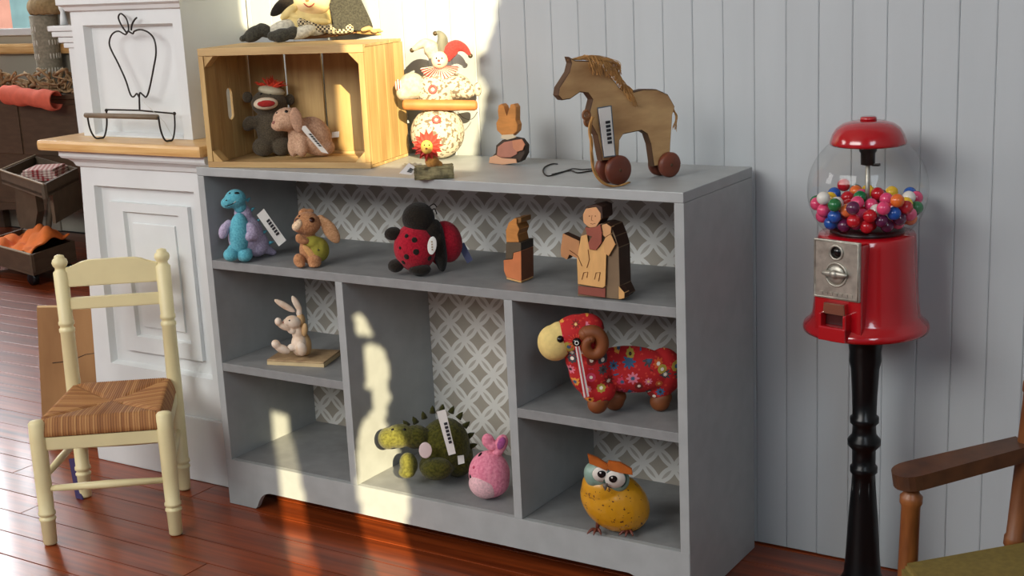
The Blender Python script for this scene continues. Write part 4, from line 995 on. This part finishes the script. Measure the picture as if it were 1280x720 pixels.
es = [e for e in bm.edges if len(e.link_faces) == 2 and {f.material_index for f in e.link_faces} == {0, 1}]
bmesh.ops.bevel(bm, geom=es, offset=.0018, segments=1, affect='EDGES', material=1)
obj('body', bm, [M_horse, M_hedge], T.root)
M_wheel = plank('red_brown_wheel', (120, 60, 38), (84, 36, 22), (1, 1, 8), 5, .45, .05)
for u, v in ((773.9, 212.8), (838, 206.0)):
    c = T.at(u, v, 0); r_ = float(np.linalg.norm(T.at(u, v + 17, 0) - c))
    r_ = c.z - .0005 if abs(c.z - r_) < .01 else r_
    for y0, y1 in ((-.004, .0105), (.0275, .042)):
        obj('wheel', lathe(BM(), [(r_ - .0035, y0), (r_, y0 + .003), (r_, y1 - .003), (r_ - .0035, y1)], 36, Matrix.Translation((c.x, 0, c.z)) @ Matrix.Rotation(-PI / 2, 4, 'X')), M_wheel, T.root, True)
    obj('axle', rod(BM(), (c.x, -.005, c.z), (c.x, .043, c.z), .003), M_hedge, T.root, True)
bm = BM()
crest = zz([(230, 84), (290, 90), (335, 110), (375, 160), (412, 215), (440, 240)])
for i in range(150):
    t = R.random() * (len(crest) - 1.01); i0 = int(t); f_ = t - i0; u = crest[i0][0] * (1 - f_) + crest[i0 + 1][0] * f_; v = crest[i0][1] * (1 - f_) + crest[i0 + 1][1] * f_
    L_ = R.uniform(12, 26); w0 = Hw + R.uniform(.002, .022); w1 = R.choice((-1, -1, 1)) * R.uniform(0, .006) + (Hw if True else 0)
    p = [T.at(u, v + 1, w0), T.at(u + L_ * .32, v - 3.5 + R.uniform(-2, 2), w0 - .004), T.at(u + L_ * .6, v + L_ * .28, w1 - .002), T.at(u + L_ * .72 + R.uniform(-3, 3), v + L_ * .85, w1 - .004)]
    tube(bm, curve(p, 4), .0006, 4)
for i in range(30):
    p = [T.at(708 + R.uniform(0, 24), 75, Hw + R.uniform(.004, .02)), T.at(738 + R.uniform(-4, 6), 70 + R.uniform(-1, 3), Hw + R.uniform(.0, .02)), T.at(770 + R.uniform(-4, 3), 80 + R.uniform(-5, 5), Hw + R.uniform(-.004, .02)), T.at(774 + R.uniform(-3, 3), 90 + R.uniform(-4, 5), Hw + R.uniform(-.006, .02))]
    tube(bm, curve(p, 4), .0006, 4)
M_jute = mat('jute_fibre', (196, 146, 84), .85, .35, 60)
obj('mane', bm, M_jute, T.root)
bm = BM()
for i in range(14):
    p = [T.at(841, 132 + R.uniform(0, 8), Hw + .012), T.at(844 + R.uniform(0, 3), 145, Hw + R.uniform(0, .02)), T.at(842 + R.uniform(-2, 5), 160 + R.uniform(-4, 5), Hw + R.uniform(-.004, .02))]; tube(bm, curve(p, 4), .0005, 4)
obj('tail', bm, M_jute, T.root)
T.price_tag((748.3, 136), (763.3, 133.2), (768.5, 194), (756, 195.8), -.5, 6)
# pale backing outline of the tag
T.strip('tag_backing', [(747, 134.5, 1.2), (764.6, 131.8, 1.2), (769.8, 195.4, 1.2), (755, 197.4, 1.2)], mat('tag_blue_grey', (92, 104, 116), .7))
bm = BM()
rp_ = [(741, 146), (737, 160), (739, 178), (740, 200), (744, 217), (756, 230), (772, 233), (786, 228)]
for k2 in range(3):
    tube(bm, curve([T.at(u + 1.3 * math.cos(i * 2.1 + k2 * 2.1), v, (-8 + 1.3 * math.sin(i * 2.1 + k2 * 2.1)) * T.s) for i, (u, v) in enumerate(rp_)], 5), .0019, 6)
for v in bm.verts: v.co.z = max(v.co.z, .0008)
obj('jute_rope', bm, M_jute, T.root, True)
for (u, v) in ((733, 144), (735, 152)):
    obj('wooden_bead', tube(BM(), [T.at(u + 4.2 * math.cos(a), v + 5.6 * math.sin(a), -.006) for a in [2 * PI * i / 20 for i in range(20)]], .0026, 8, True), mat('bead_wood', (122, 78, 44), .5), T.root, True)
def flatpt(u, v, z=.0018): p = hit(u, v, 2, TOP + z); d = p - T.p; return Vector((d @ T.X, d @ T.Yv, z))
cd_ = [(697, 205), (690, 205), (681, 209), (679, 215), (685, 220), (697, 217), (712, 213), (722, 216), (736, 214), (744, 213)]
cd2 = [(690, 218), (706, 214), (716, 211), (728, 212), (742, 211)]
bm = BM(); tube(bm, curve([flatpt(*p) for p in cd_], 5), .0015, 6); tube(bm, curve([flatpt(*p) for p in cd2], 5), .0013, 6)
obj('pull_cord', bm, mat('black_cord', (30, 28, 26), .8), T.root, True)
T.ground()

# ================================================================ top shelf
M_teal = plush('teal_plush', (104, 184, 198), (80, 158, 178)); M_lilac = plush('lilac_plush', (188, 178, 202), (156, 146, 176))
T = Toy('blue_dinosaur', 'turquoise and lilac plush dinosaur standing at the left end of the top shelf', 'toy', 299, 326, S1)
b = T.blob('body', [(307, 294, 22, 27, 6, 20, -6), (304, 268, 11, 15, 4, 10, 10), (320, 304, 16, 17, 8, 16), (332, 311, 10, 6, 14, 9, -20), (340, 315, 6, 4, 16, 6)], M_lilac)
T.blob('belly', [(299.5, 292, 13, 27, -6, 14, -4)], M_teal)
h = T.blob('head', [(294, 248, 13.5, 12, -2, 12, 10), (285, 253, 9, 7.5, -6, 9, 5), (300, 258, 8, 9, 0, 8)], M_teal)
T.blob('arm', [(280, 288, 6.5, 11, -6, 7, -22), (286, 280, 6, 6, -4, 6)], M_lilac); T.blob('arm', [(315, 289, 8, 13, -12, 7, 14), (312, 295, 6.5, 6.5, -15, 6)], M_lilac)
T.blob('foot', [(288.5, 318, 9.5, 8.5, -10, 12), (292, 312, 8, 8, -2, 8)], M_teal); T.blob('foot', [(306, 318.5, 10, 8.5, -12, 12), (308, 312, 8, 8, -4, 8)], M_teal)
T.dot('eye', h, 296, 241, 3.2, M_eye, .4, 1.6, -10); T.dot('eye', h, 287, 241, 1.6, M_eye, .4, 1.2)
T.dot('nostril', h, 283, 250, 1, M_eye)
bm = BM(); tube(bm, curve([T.on(h, u, v)[0] for u, v in ((281, 257), (286, 256), (291, 254), (295, 251))], 4), .0011, 5); obj('mouth_line', bm, M_eye, h)
bm = BM()
for i, (u, v) in enumerate(((309, 250), (314, 262), (321, 276), (329, 290), (337, 303))): 
    c = T.at(u, v, 6 * T.s); M, _ = along(c, c + Vector((.6, 0, .45 - i * .08))); lathe(bm, [(.0045, -.002), (.003, .005), (.0004, .010)], 8, M)
obj('back_spikes', bm, M_teal, T.root, True)
T.price_tag((321, 268.5), (329.8, 260.5), (357.8, 300), (348.5, 307.5), -4)
T.ground()
M_tan = plush('rust_tan_plush', (192, 140, 98), (164, 112, 74)); M_creamp = plush('cream_plush', (236, 206, 170))
T = Toy('bunny_plush', 'small tan plush bunny with green jacket and long hanging ear', 'toy', 385, 332, S1)
b = T.blob('body', [(389, 312, 15, 19, 2, 14), (384, 279, 17, 15, 0, 15), (375, 283, 9, 8, -5, 9), (386, 294, 8, 8, 2, 8)], M_tan)
T.blob('muzzle', [(371, 283, 6.5, 6, -8, 8), (374, 279, 5, 6, -10, 6)], M_creamp)
T.blob('ear', [(413, 288, 9, 19, -2, 4, 28), (402, 275, 6, 8, 0, 4, 30)], plush('ear_tan', (208, 160, 118), (180, 132, 92))); T.blob('ear', [(379, 266, 7, 6, 6, 4, 30), (386, 264, 7, 4, 8, 4)], M_tan)
T.dot('eye', b, 390, 274.5, 3.6, mat('brown_eye', (60, 30, 18), .15)); T.dot('nose', b, 371.5, 275, 4.2, mat('brown_nose', (86, 44, 32), .5), .6, 2.8)
T.dot('eye', b, 374, 270, 1.8, mat('brown_eye', (60, 30, 18), .15))
j = T.blob('jacket', [(398, 311, 13.5, 16, -2, 15, 12), (390, 302, 12, 8, -4, 12)], mat('olive_green_felt', (158, 150, 56), .95, .25, 90, bump=.001))
T.blob('jacket_trim', [(390, 318, 5, 17, -12, 4, 38)], plush('peach_trim', (226, 172, 110)), j)
T.blob('arm', [(378, 300, 9, 5, -12, 6, -16), (374, 297, 5, 6, -13, 5)], M_tan)
T.blob('foot', [(374, 325, 7.5, 9, -8, 8, 10), (376, 331, 6, 3, -12, 7)], M_tan); T.blob('foot', [(393, 325, 9, 8.5, -12, 9), (393, 331, 8, 3, -15, 8)], M_tan)
T.dot('button', j, 398, 312, 1.5, mat('jacket_button', (90, 84, 30), .5))
T.ground()
M_blk = plush('black_plush', (36, 30, 22), (24, 20, 16)); M_lred = plush('ladybug_red', (176, 24, 46), (146, 16, 36))
T = Toy('ladybug_plush', 'red plush ladybird with round black head and black spots', 'toy', 521, 342, S1)
b = T.blob('body', [(519, 308, 27, 31, -2, 26)], M_lred)
h = T.blob('head', [(523, 272, 20.5, 20.5, 0, 20)], M_blk)
T.blob('shell', [(558, 301, 20, 27, 14, 20, 10), (548, 304, 14, 28, 12, 18)], M_lred); T.blob('shell_band', [(549, 306, 9.5, 34, 2, 17, 4), (540, 286, 12, 14, -2, 14)], M_blk)
T.blob('arm', [(491, 291, 11, 8.5, -4, 9, 8)], M_blk); T.blob('foot', [(495, 331, 10.5, 8.5, -6, 12, 8)], M_blk); T.blob('foot', [(525, 336, 14, 7.5, -16, 12)], M_blk)
for u, v, r_ in ((508, 294, 2.8), (518, 299, 3.6), (520, 314, 4), (508, 320, 3.6), (500, 309, 2.2), (537, 322, 3.4), (504, 327, 3)): T.dot('spot', b, u, v, r_, M_blk, .35)
T.strip('blue_tag', [(572, 306, 18), (580, 302, 18), (591, 324, 10), (584, 328.5, 10)], mat('blue_tag', (56, 62, 100), .6))
o = obj('oval_tag', ell(BM(), T.at(540, 306, -.040), (5.6 * T.s, .001, 11.5 * T.s), Matrix.Rotation(.16, 3, 'Y'), 3), M_white, T.root, True)
bm = BM(); 
for i in range(4): box(bm, -.0016, .0016, -.0016, -.0010, -.010 + i * .0055, -.0068 + i * .0055, 0, Matrix.Translation(T.at(540, 306, -.040)))
obj('printed_mark', bm, mat('faded_print', (170, 150, 120), .7), o)
obj('feeler', tube(BM(), curve([T.at(538, 264, -.004), T.at(543, 260, -.008), T.at(546, 267, -.008)], 5), .0012, 6), M_blk, T.root); obj('feeler', tube(BM(), curve([T.at(536, 258, .008), T.at(542, 254, .006), T.at(546, 258, .006)], 5), .0012, 6), M_blk, T.root)
T.ground()
# wooden block figure: three stacked stained blocks
Zk = lambda x, y: (620 + x / 4.8, 240 + y / 4.8)
T = Toy('block_penguin', 'small wooden block figure stained orange with a dark middle band', 'figure', 651.5, 354, S1, rz=0)
def block(nm, front, m, dep, side=None, w0=0):
    pts = [T.at(*Zk(*p), w0) for p in front]; bm = prism(BM(), [(p.x, p.z) for p in pts], w0, w0 + dep)
    bmesh.ops.recalc_face_normals(bm, faces=bm.faces[:])
    for f in bm.faces: f.material_index = 0 if f.normal.y < -.7 else 1
    bmesh.ops.bevel(bm, geom=bm.edges[:], offset=.0008, segments=1, affect='EDGES')
    return obj(nm, bm, [m, side or m], T.root)
M_lo = mat('lower_orange', (204, 120, 72), .5, .15, 30); dpt = .048
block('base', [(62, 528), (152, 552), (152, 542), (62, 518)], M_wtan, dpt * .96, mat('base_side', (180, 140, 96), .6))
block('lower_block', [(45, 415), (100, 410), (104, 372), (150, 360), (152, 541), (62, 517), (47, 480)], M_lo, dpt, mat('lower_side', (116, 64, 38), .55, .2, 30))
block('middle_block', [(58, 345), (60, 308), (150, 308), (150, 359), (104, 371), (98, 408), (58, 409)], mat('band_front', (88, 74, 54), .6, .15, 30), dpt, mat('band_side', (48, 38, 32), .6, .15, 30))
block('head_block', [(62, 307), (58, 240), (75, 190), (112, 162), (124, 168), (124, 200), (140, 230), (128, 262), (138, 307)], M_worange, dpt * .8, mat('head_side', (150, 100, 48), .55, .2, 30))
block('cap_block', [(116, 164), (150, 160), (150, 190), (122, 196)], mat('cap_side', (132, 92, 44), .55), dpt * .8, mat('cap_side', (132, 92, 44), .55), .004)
T.ground()
# large painted wooden figure
T = Toy('wooden_grandfather', 'tall painted wooden block figure in a tan apron with reddish scarf', 'figure', 748, 373, S1, rz=0)
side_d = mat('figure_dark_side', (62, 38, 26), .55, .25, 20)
block('body', [(490, 560), (490, 620), (655, 632), (745, 640), (770, 620), (742, 560), (735, 330), (715, 262), (690, 200), (640, 185), (540, 200), (505, 260), (495, 400)], M_wgrey, .046, side_d)
block('head', [(538, 96), (600, 85), (628, 125), (628, 160), (600, 205), (560, 210), (524, 180), (520, 130)], mat('face_wood', (214, 158, 110), .55, .1, 30), .036, side_d, -.003)
block('cap', [(532, 92), (545, 82), (600, 70), (636, 84), (640, 150), (630, 160), (628, 124), (600, 86)], side_d, .040, side_d, -.0035)
block('arm', [(400, 244), (500, 290), (497, 400), (440, 372), (425, 402), (388, 382), (386, 340)], mat('arm_tan', (186, 132, 86), .55, .15, 30), .02, side_d, -.004)
block('apron', [(510, 260), (545, 250), (552, 300), (580, 340), (620, 325), (640, 295), (662, 330), (655, 560), (640, 572), (490, 548), (484, 400)], M_wtan, .006, side_d, -.006)
block('hem', [(492, 560), (640, 575), (655, 570), (655, 630), (492, 608)], mat('hem_red', (138, 72, 58), .6, .15, 30), .004, side_d, -.0042)
block('scarf', [(534, 205), (560, 212), (598, 206), (625, 190), (634, 240), (632, 300), (600, 345), (560, 340), (552, 300), (575, 262), (545, 255)], mat('scarf_red', (150, 78, 60), .6, .15, 30), .006, side_d, -.010)
block('raised_hand', [(632, 196), (660, 185), (690, 205), (688, 245), (655, 268), (634, 250)], mat('hand_wood', (206, 154, 104), .55), .014, side_d, -.006)
block('sleeve', [(655, 270), (688, 248), (716, 310), (675, 382), (650, 360), (640, 300)], mat('sleeve_wood', (206, 156, 100), .55), .010, side_d, -.0065)
block('shoe', [(735, 560), (770, 600), (770, 634), (735, 640)], M_wtan, .02, side_d, -.006)
bm = BM()
for pp in ([(552, 340), (560, 400), (545, 450)], [(515, 520), (525, 480), (550, 475), (545, 510)], [(590, 520), (600, 480), (625, 478), (615, 530)], [(440, 345), (490, 380), (515, 440)]):
    tube(bm, [T.at(*Zk(*p), -.0066) for p in pp], .0007, 5)
obj('burnt_line', bm, mat('burnt_line', (120, 72, 36), .8), T.root)
bm = BM()
for q in ((560, 140), (596, 140)): ell(bm, T.at(*Zk(*q), -.003), (.0016, .0006, .0014), None, 1)
tube(bm, [T.at(*Zk(*p), -.0032) for p in ((576, 135), (572, 165), (582, 168))], .0005, 5); tube(bm, [T.at(*Zk(*p), -.0032) for p in ((566, 184), (580, 188), (596, 183))], .0005, 5)
obj('face_lines', bm, mat('burnt_line', (120, 72, 36), .8), T.root)
T.ground()

# ================================================================ left cubby: rabbit on a wooden plaque
pa, pb, pc = [Vector(hit(u, v, 2, ML + .0125)) for u, v in ((333.5, 449.5), (404.5, 453), (425.5, 437.5))]
pq = thing('book_plaque', 'thin tan wooden plaque lying on the left middle shelf under the white rabbit', 'plaque', tuple((pa.x, pa.y, ML + .0005)))
o0 = Vector((pa.x, pa.y, ML + .0125)); P = [p - o0 for p in (pa, pb, pc)]; P.append(P[0] + P[2] - P[1])
P = [Vector((p.x, p.y + .0, 0)) for p in P]
loc_ = lambda z: [p + Vector((0, 0, z)) for p in P]
obj('lower_leaf', loft(BM(), loc_(0), loc_(.008)), mat('plaque_edge', (206, 182, 138), .6, .1, 40), pq)
bm = loft(BM(), [p * 1.0 for p in loc_(.0082)], loc_(.0122)); bmesh.ops.bevel(bm, geom=bm.edges[:], offset=.0008, segments=1, affect='EDGES')
obj('upper_leaf', bm, mat('plaque_top', (186, 158, 118), .6, .2, 40, col2=(150, 122, 90)), pq)
M_rab = mat('antique_white_resin', (238, 222, 204), .6, .12, 50, col2=(222, 192, 162)); M_rabb = mat('golden_back', (206, 168, 118), .6, .2, 50)
T = Toy('white_rabbit', 'antique white rabbit figurine sitting with raised paw on the plaque', 'figurine', 367, 447.5, ML + .0128)
b = T.blob('body', [(374, 432, 10, 15, 2, 11, -6), (372, 418, 7, 12, 2, 8, 4), (366, 404.5, 10.5, 8.5, -1, 9, -12), (359, 405, 6, 5, -3, 6)], M_rab, None, 1, 4)
T.blob('back', [(382, 432, 7.5, 15, 6, 10, 4), (376, 402, 6, 9, 5, 8), (378, 415, 5, 10, 5, 7)], M_rabb, None, 1, 4)
T.blob('ear', [(356, 384, 15.5, 4.2, 0, 2.6, -37)], M_rab, None, 1, 3); T.blob('ear', [(371, 382, 4.2, 12.5, 4, 2.6, 24), (374, 393, 4, 5, 4, 3, 10)], M_rab, None, 1, 3)
T.blob('arm', [(348, 404, 4.5, 5.5, -6, 4.5, 10), (355, 410, 9, 4.2, -5, 4.2, -32), (365, 415, 6, 4.5, -3, 4.5, -20)], M_rab, None, 1, 4)
T.blob('arm', [(381, 414, 4, 9, -4, 4, -8)], M_rabb, None, 1, 4)
T.blob('leg', [(345, 432, 5.5, 6, -8, 5, 35), (353, 438, 11, 5.5, -7, 5.5, -30)], M_rab, None, 1, 4); T.blob('leg', [(377, 438, 7, 9.5, -10, 6, 5), (366, 436, 7, 5, -4, 5)], M_rab, None, 1, 4)
T.dot('eye', b, 362, 402.5, 1.1, M_eye); T.dot('nose', b, 354, 405, 1.5, mat('rabbit_nose', (180, 120, 104), .6))
T.ground()

# ================================================================ middle cubby
M_olv = plush('olive_green_plush', (84, 82, 26), (52, 52, 14), .004, 180); M_olvl = plush('light_olive_plush', (108, 106, 46), (80, 78, 30), .003, 180)
T = Toy('green_dinosaur', 'olive green shaggy plush dinosaur lying in the tall middle cubby', 'toy', 538, 603, BB)
b = T.blob('body', [(556, 562, 32, 37, 14, 32, -8), (546, 586, 22, 17, -8, 20), (572, 580, 20, 20, 16, 24), (583, 568, 8, 20, 22, 16, 10), (520, 550, 18, 15, 4, 16)], M_olv)
h = T.blob('head', [(499, 549, 20, 15, 0, 17, 4), (485, 552, 12.5, 13.5, -4, 15), (513, 550, 12, 13, 2, 14)], M_olvl)
T.blob('leg', [(511, 584, 11.5, 15, -8, 12, 8), (509, 594, 11, 7, -12, 13)], M_olvl); T.blob('leg', [(546, 590, 20, 14, -22, 16)], M_olv)
T.dot('eye', h, 491, 541, 2, M_eye); T.dot('eye', h, 506, 541, 2, M_eye)
bm = BM()
for i, (u, v) in enumerate(((508, 534), (519, 530), (530, 524), (541, 517), (553, 515), (565, 517), (575, 524), (583, 535), (588, 548), (591, 561))):
    c = T.at(u, v, 16 * T.s); a_ = -.6 + 1.9 * i / 9; M, _ = along(c, c + Vector((math.sin(a_), 0, math.cos(a_)))); lathe(bm, [(.0075, -.006), (.005, .004), (.0006, .011)], 8, M)
obj('back_spikes', bm, plush('dark_olive', (58, 58, 18)), T.root, True)
T.price_tag((546, 519), (557, 516), (570, 571), (561, 573.5), -24)
o = obj('round_tag', ell(BM(), T.at(532, 567, -.048), (8 * T.s, .0012, 10.5 * T.s), None, 3), mat('pinkish_card', (226, 206, 204), .7), T.root, True)
T.strip('care_tag', [(572, 574, -14), (580, 573, -14), (581, 583, -14), (573, 585, -14)], M_white)
T.ground()
M_pk = plush('pink_plush', (234, 148, 168), (214, 118, 144), .004, 160); M_pkl = plush('pale_pink_plush', (236, 190, 196))
T = Toy('pink_bunny_plush', 'round pink plush bunny ball in the right corner of the middle cubby', 'toy', 610, 621, BB)
b = T.blob('body', [(611.5, 590, 26, 30, 0, 24, 4), (612, 600, 25, 20, 0, 24)], M_pk)
T.blob('belly', [(605, 604, 20, 16.5, -9, 18, -30)], M_pkl)
T.blob('ear', [(610, 549, 8, 10, 0, 6, 12), (616, 555, 9, 7, 0, 7)], M_pk); e_ = T.blob('ear', [(626, 553, 8.5, 13.5, -2, 6, -24), (622, 563, 7, 6, -2, 6)], M_pk)
T.blob('inner_ear', [(626.5, 552, 5.5, 9.5, -7, 2, -24)], plush('mauve_lining', (176, 90, 150)), e_)
for u, v in ((600, 566), (588, 594)): T.dot('eye', b, u, v, 2.2, M_eye, .5, 4 if v < 580 else 3, 30)
T.dot('nose', b, 592, 582, 2, mat('pink_nose_dot', (190, 70, 100), .6))
T.ground()

# ================================================================ right cubbies
Zr = lambda x, y: (640 + x / 4.5, 370 + y / 4.5)
T = Toy('flower_ram', 'plush ram in red flower print cloth with cream face and brown horns', 'toy', 748, 523, MR)
b = T.blob('body', [(788, 464, 56, 30, 20, 26, -5), (738, 466, 27, 34, 4, 24, 14), (748, 490, 22, 18, 0, 18), (830, 466, 24, 30, 28, 24), (824, 488, 17, 14, 24, 15), (724, 448, 18, 24, 2, 18)], M_flower)
h = T.blob('hood', [(722, 421, 31, 26, 2, 24, 0), (733, 412, 22, 18, 4, 20)], M_flower)
f_ = T.blob('face', [(693, 431, 21, 23, -2, 20, 12), (700, 424, 18, 20, 0, 18, 0)], mat('cream_felt', (230, 204, 130), .9, .1, 120, bump=.0008))
M_bhorn = mat('brown_leatherette', (134, 72, 30), .6, .35, 18, bump=.0008)
bm = BM(); sp = []
for i in range(40):
    t = i / 39; a = 2.2 - t * 6.6; r_ = 15.5 - 8.5 * t; sp.append(T.at(741 + r_ * math.cos(a) * .95, 434 - r_ * 1.1 * math.sin(a), (-24 - 8 * t) * T.s))
tube(bm, sp, [float((9.5 - 4.5 * i / 39) * T.s) for i in range(40)], 12); ell(bm, sp[-1], (5 * T.s,) * 3, None, 2); ell(bm, sp[0], (9.4 * T.s,) * 3, None, 2)
obj('horn', bm, M_bhorn, T.root, True)
T.dot('eye', f_, 700.5, 426.5, 4.6, M_eye, .7)
p, nrm = T.on(h, 721, 430.5); p = T.at(721, 430.5, -.045)
bt_ = obj('rosette_button', lathe(BM(), [(.0078, -.004), (.0085, 0), (.006, .0035), (.001, .004)], 20, Matrix.Translation(p) @ Matrix.Rotation(PI / 2, 4, 'X')), M_eye, T.root, True)
obj('button_ring', tube(BM(), [p + Vector((.0034 * math.cos(2 * PI * i / 16), -.0046, .0034 * math.sin(2 * PI * i / 16))) for i in range(16)], .0009, 5, True), M_white, bt_)
bm = BM()
for i in range(16):
    a = 2 * PI * i / 16; c = p + Vector((.0125 * math.cos(a), .002, .0125 * math.sin(a))); ell(bm, c, (.005, .0012, .0017), Matrix.Rotation(-a, 3, 'Y'), 1)
obj('rosette_petals', bm, mat('rosette_red', (206, 60, 44), .8), T.root)
T.strip('ribbon_tag', [(719, 436, -32), (724.5, 436, -32), (736.5, 498, -24), (730, 500, -24)], M_white)
T.strip('tag_stripe', [(721, 436, -33), (722.6, 436, -33), (733.6, 498, -25.2), (732, 499, -25.2)], mat('tag_red', (196, 60, 70), .7))
for u, v, w in ((747, 507, -3), (768, 503, 30), (825, 504, 22)):
    T.blob('hoof', [(u, v, 13, 13, w, 12), (u + 3, v - 5, 12.5, 10, w, 12)], M_bhorn)
T.ground()
T = Toy('yellow_owl', 'speckled yellow metal owl with big white eyes and red brown claws', 'figure', 768, 664, BB)
k = N('speckled_yellow'); f = k.noise(140, 3); f2 = k.noise(22, 2)
k.l(k.mix(k.math('GREATER_THAN', k.math('ADD', f, k.math('MULTIPLY', f2, .35)), .83), lin((206, 146, 22)), lin((96, 54, 22))), k.b.inputs['Base Color']); k.b.inputs['Roughness'].default_value = .35; k.b.inputs['Coat Weight'].default_value = .3
M_owl = k.m; M_claw = mat('rusty_claw', (112, 58, 44), .45, .2, 60, metal=.2); M_brow = mat('burnt_orange_tin', (196, 104, 36), .45, .25, 40)
b = T.blob('body', [(769, 629, 47, 36, 0, 32, -38), (757, 610, 30, 26, -2, 28)], M_owl)
T.blob('face_mask', [(742, 596, 12, 16, -14, 14, 10), (750, 595, 16, 17, -18, 11), (770, 602, 17, 17, -18, 12)], mat('pale_teal_tin', (136, 164, 150), .4, .15, 60))
for u, v, r_ in ((751.5, 595, 10), (769, 601, 12)):
    d = T.at(u, v, -29 * T.s); M = Matrix.Translation(d) @ Matrix.Rotation(PI / 2 + .18, 4, 'X')
    if u > 760: obj('eye_rim', lathe(BM(), [(r_ * 1.22 * T.s, 0), (r_ * 1.2 * T.s, .0018), (.001, .002)], 28, M), mat('eye_rim_teal', (60, 92, 84), .4), T.root, True)
    e_ = obj('eye_disc', lathe(BM(), [(r_ * 1.08 * T.s, .0005), (r_ * 1.0 * T.s, .0035), (.001, .0042)], 28, M), mat('eye_white', (228, 222, 212), .35), T.root, True)
    pu = .6 if u < 760 else -2.5
    o = obj('pupil', ell(BM(), d + Vector((pu * T.s, -.0045, -.2 * T.s + .002)), (5.2 * T.s, .002, 5.2 * T.s), None, 3), M_eye, e_, True)
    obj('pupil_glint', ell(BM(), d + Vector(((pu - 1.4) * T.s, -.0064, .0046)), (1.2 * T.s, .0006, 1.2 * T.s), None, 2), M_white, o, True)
T.plate('brow', [(734.5, 571.5), (747, 576), (761, 585), (759, 592), (744, 585), (737, 583)], -.056, .012, M_brow, bev=.002)
T.plate('brow', [(757, 589), (761, 580), (776, 582), (790, 590), (791, 597), (776, 594), (765, 592)], -.056, .012, M_brow, bev=.002)
bk_ = T.at(756.5, 607, -.054); obj('beak', lathe(BM(), [(.0055, 0), (.004, .007), (.0006, .014)], 10, Matrix.Translation(bk_) @ Matrix.Rotation(PI - .5, 4, 'X')), mat('grey_beak', (98, 88, 78), .4), T.root, True)
for u, v, w in ((748, 648, -6), (788, 659, -12)):
    top = T.at(u, v, w * T.s); ft = top + Vector((-.003, -.006, 0)); ft.z = .0045
    lg = obj('leg', tube(BM(), [top, ft], [.005, .0035], 8), M_claw, T.root, True)
    for a_ in (-.9, -.2, .5):
        tip = ft + Vector((.022 * math.sin(a_) - .003, -.020 * math.cos(a_), -.0015)); mid = (ft + tip) / 2 + Vector((0, 0, .006))
        obj('claw', tube(BM(), curve([ft, mid, tip], 4), [.0036] * 4 + [.0034, .003, .0024, .0016, .0008], 7), M_claw, lg, True)
T.ground()
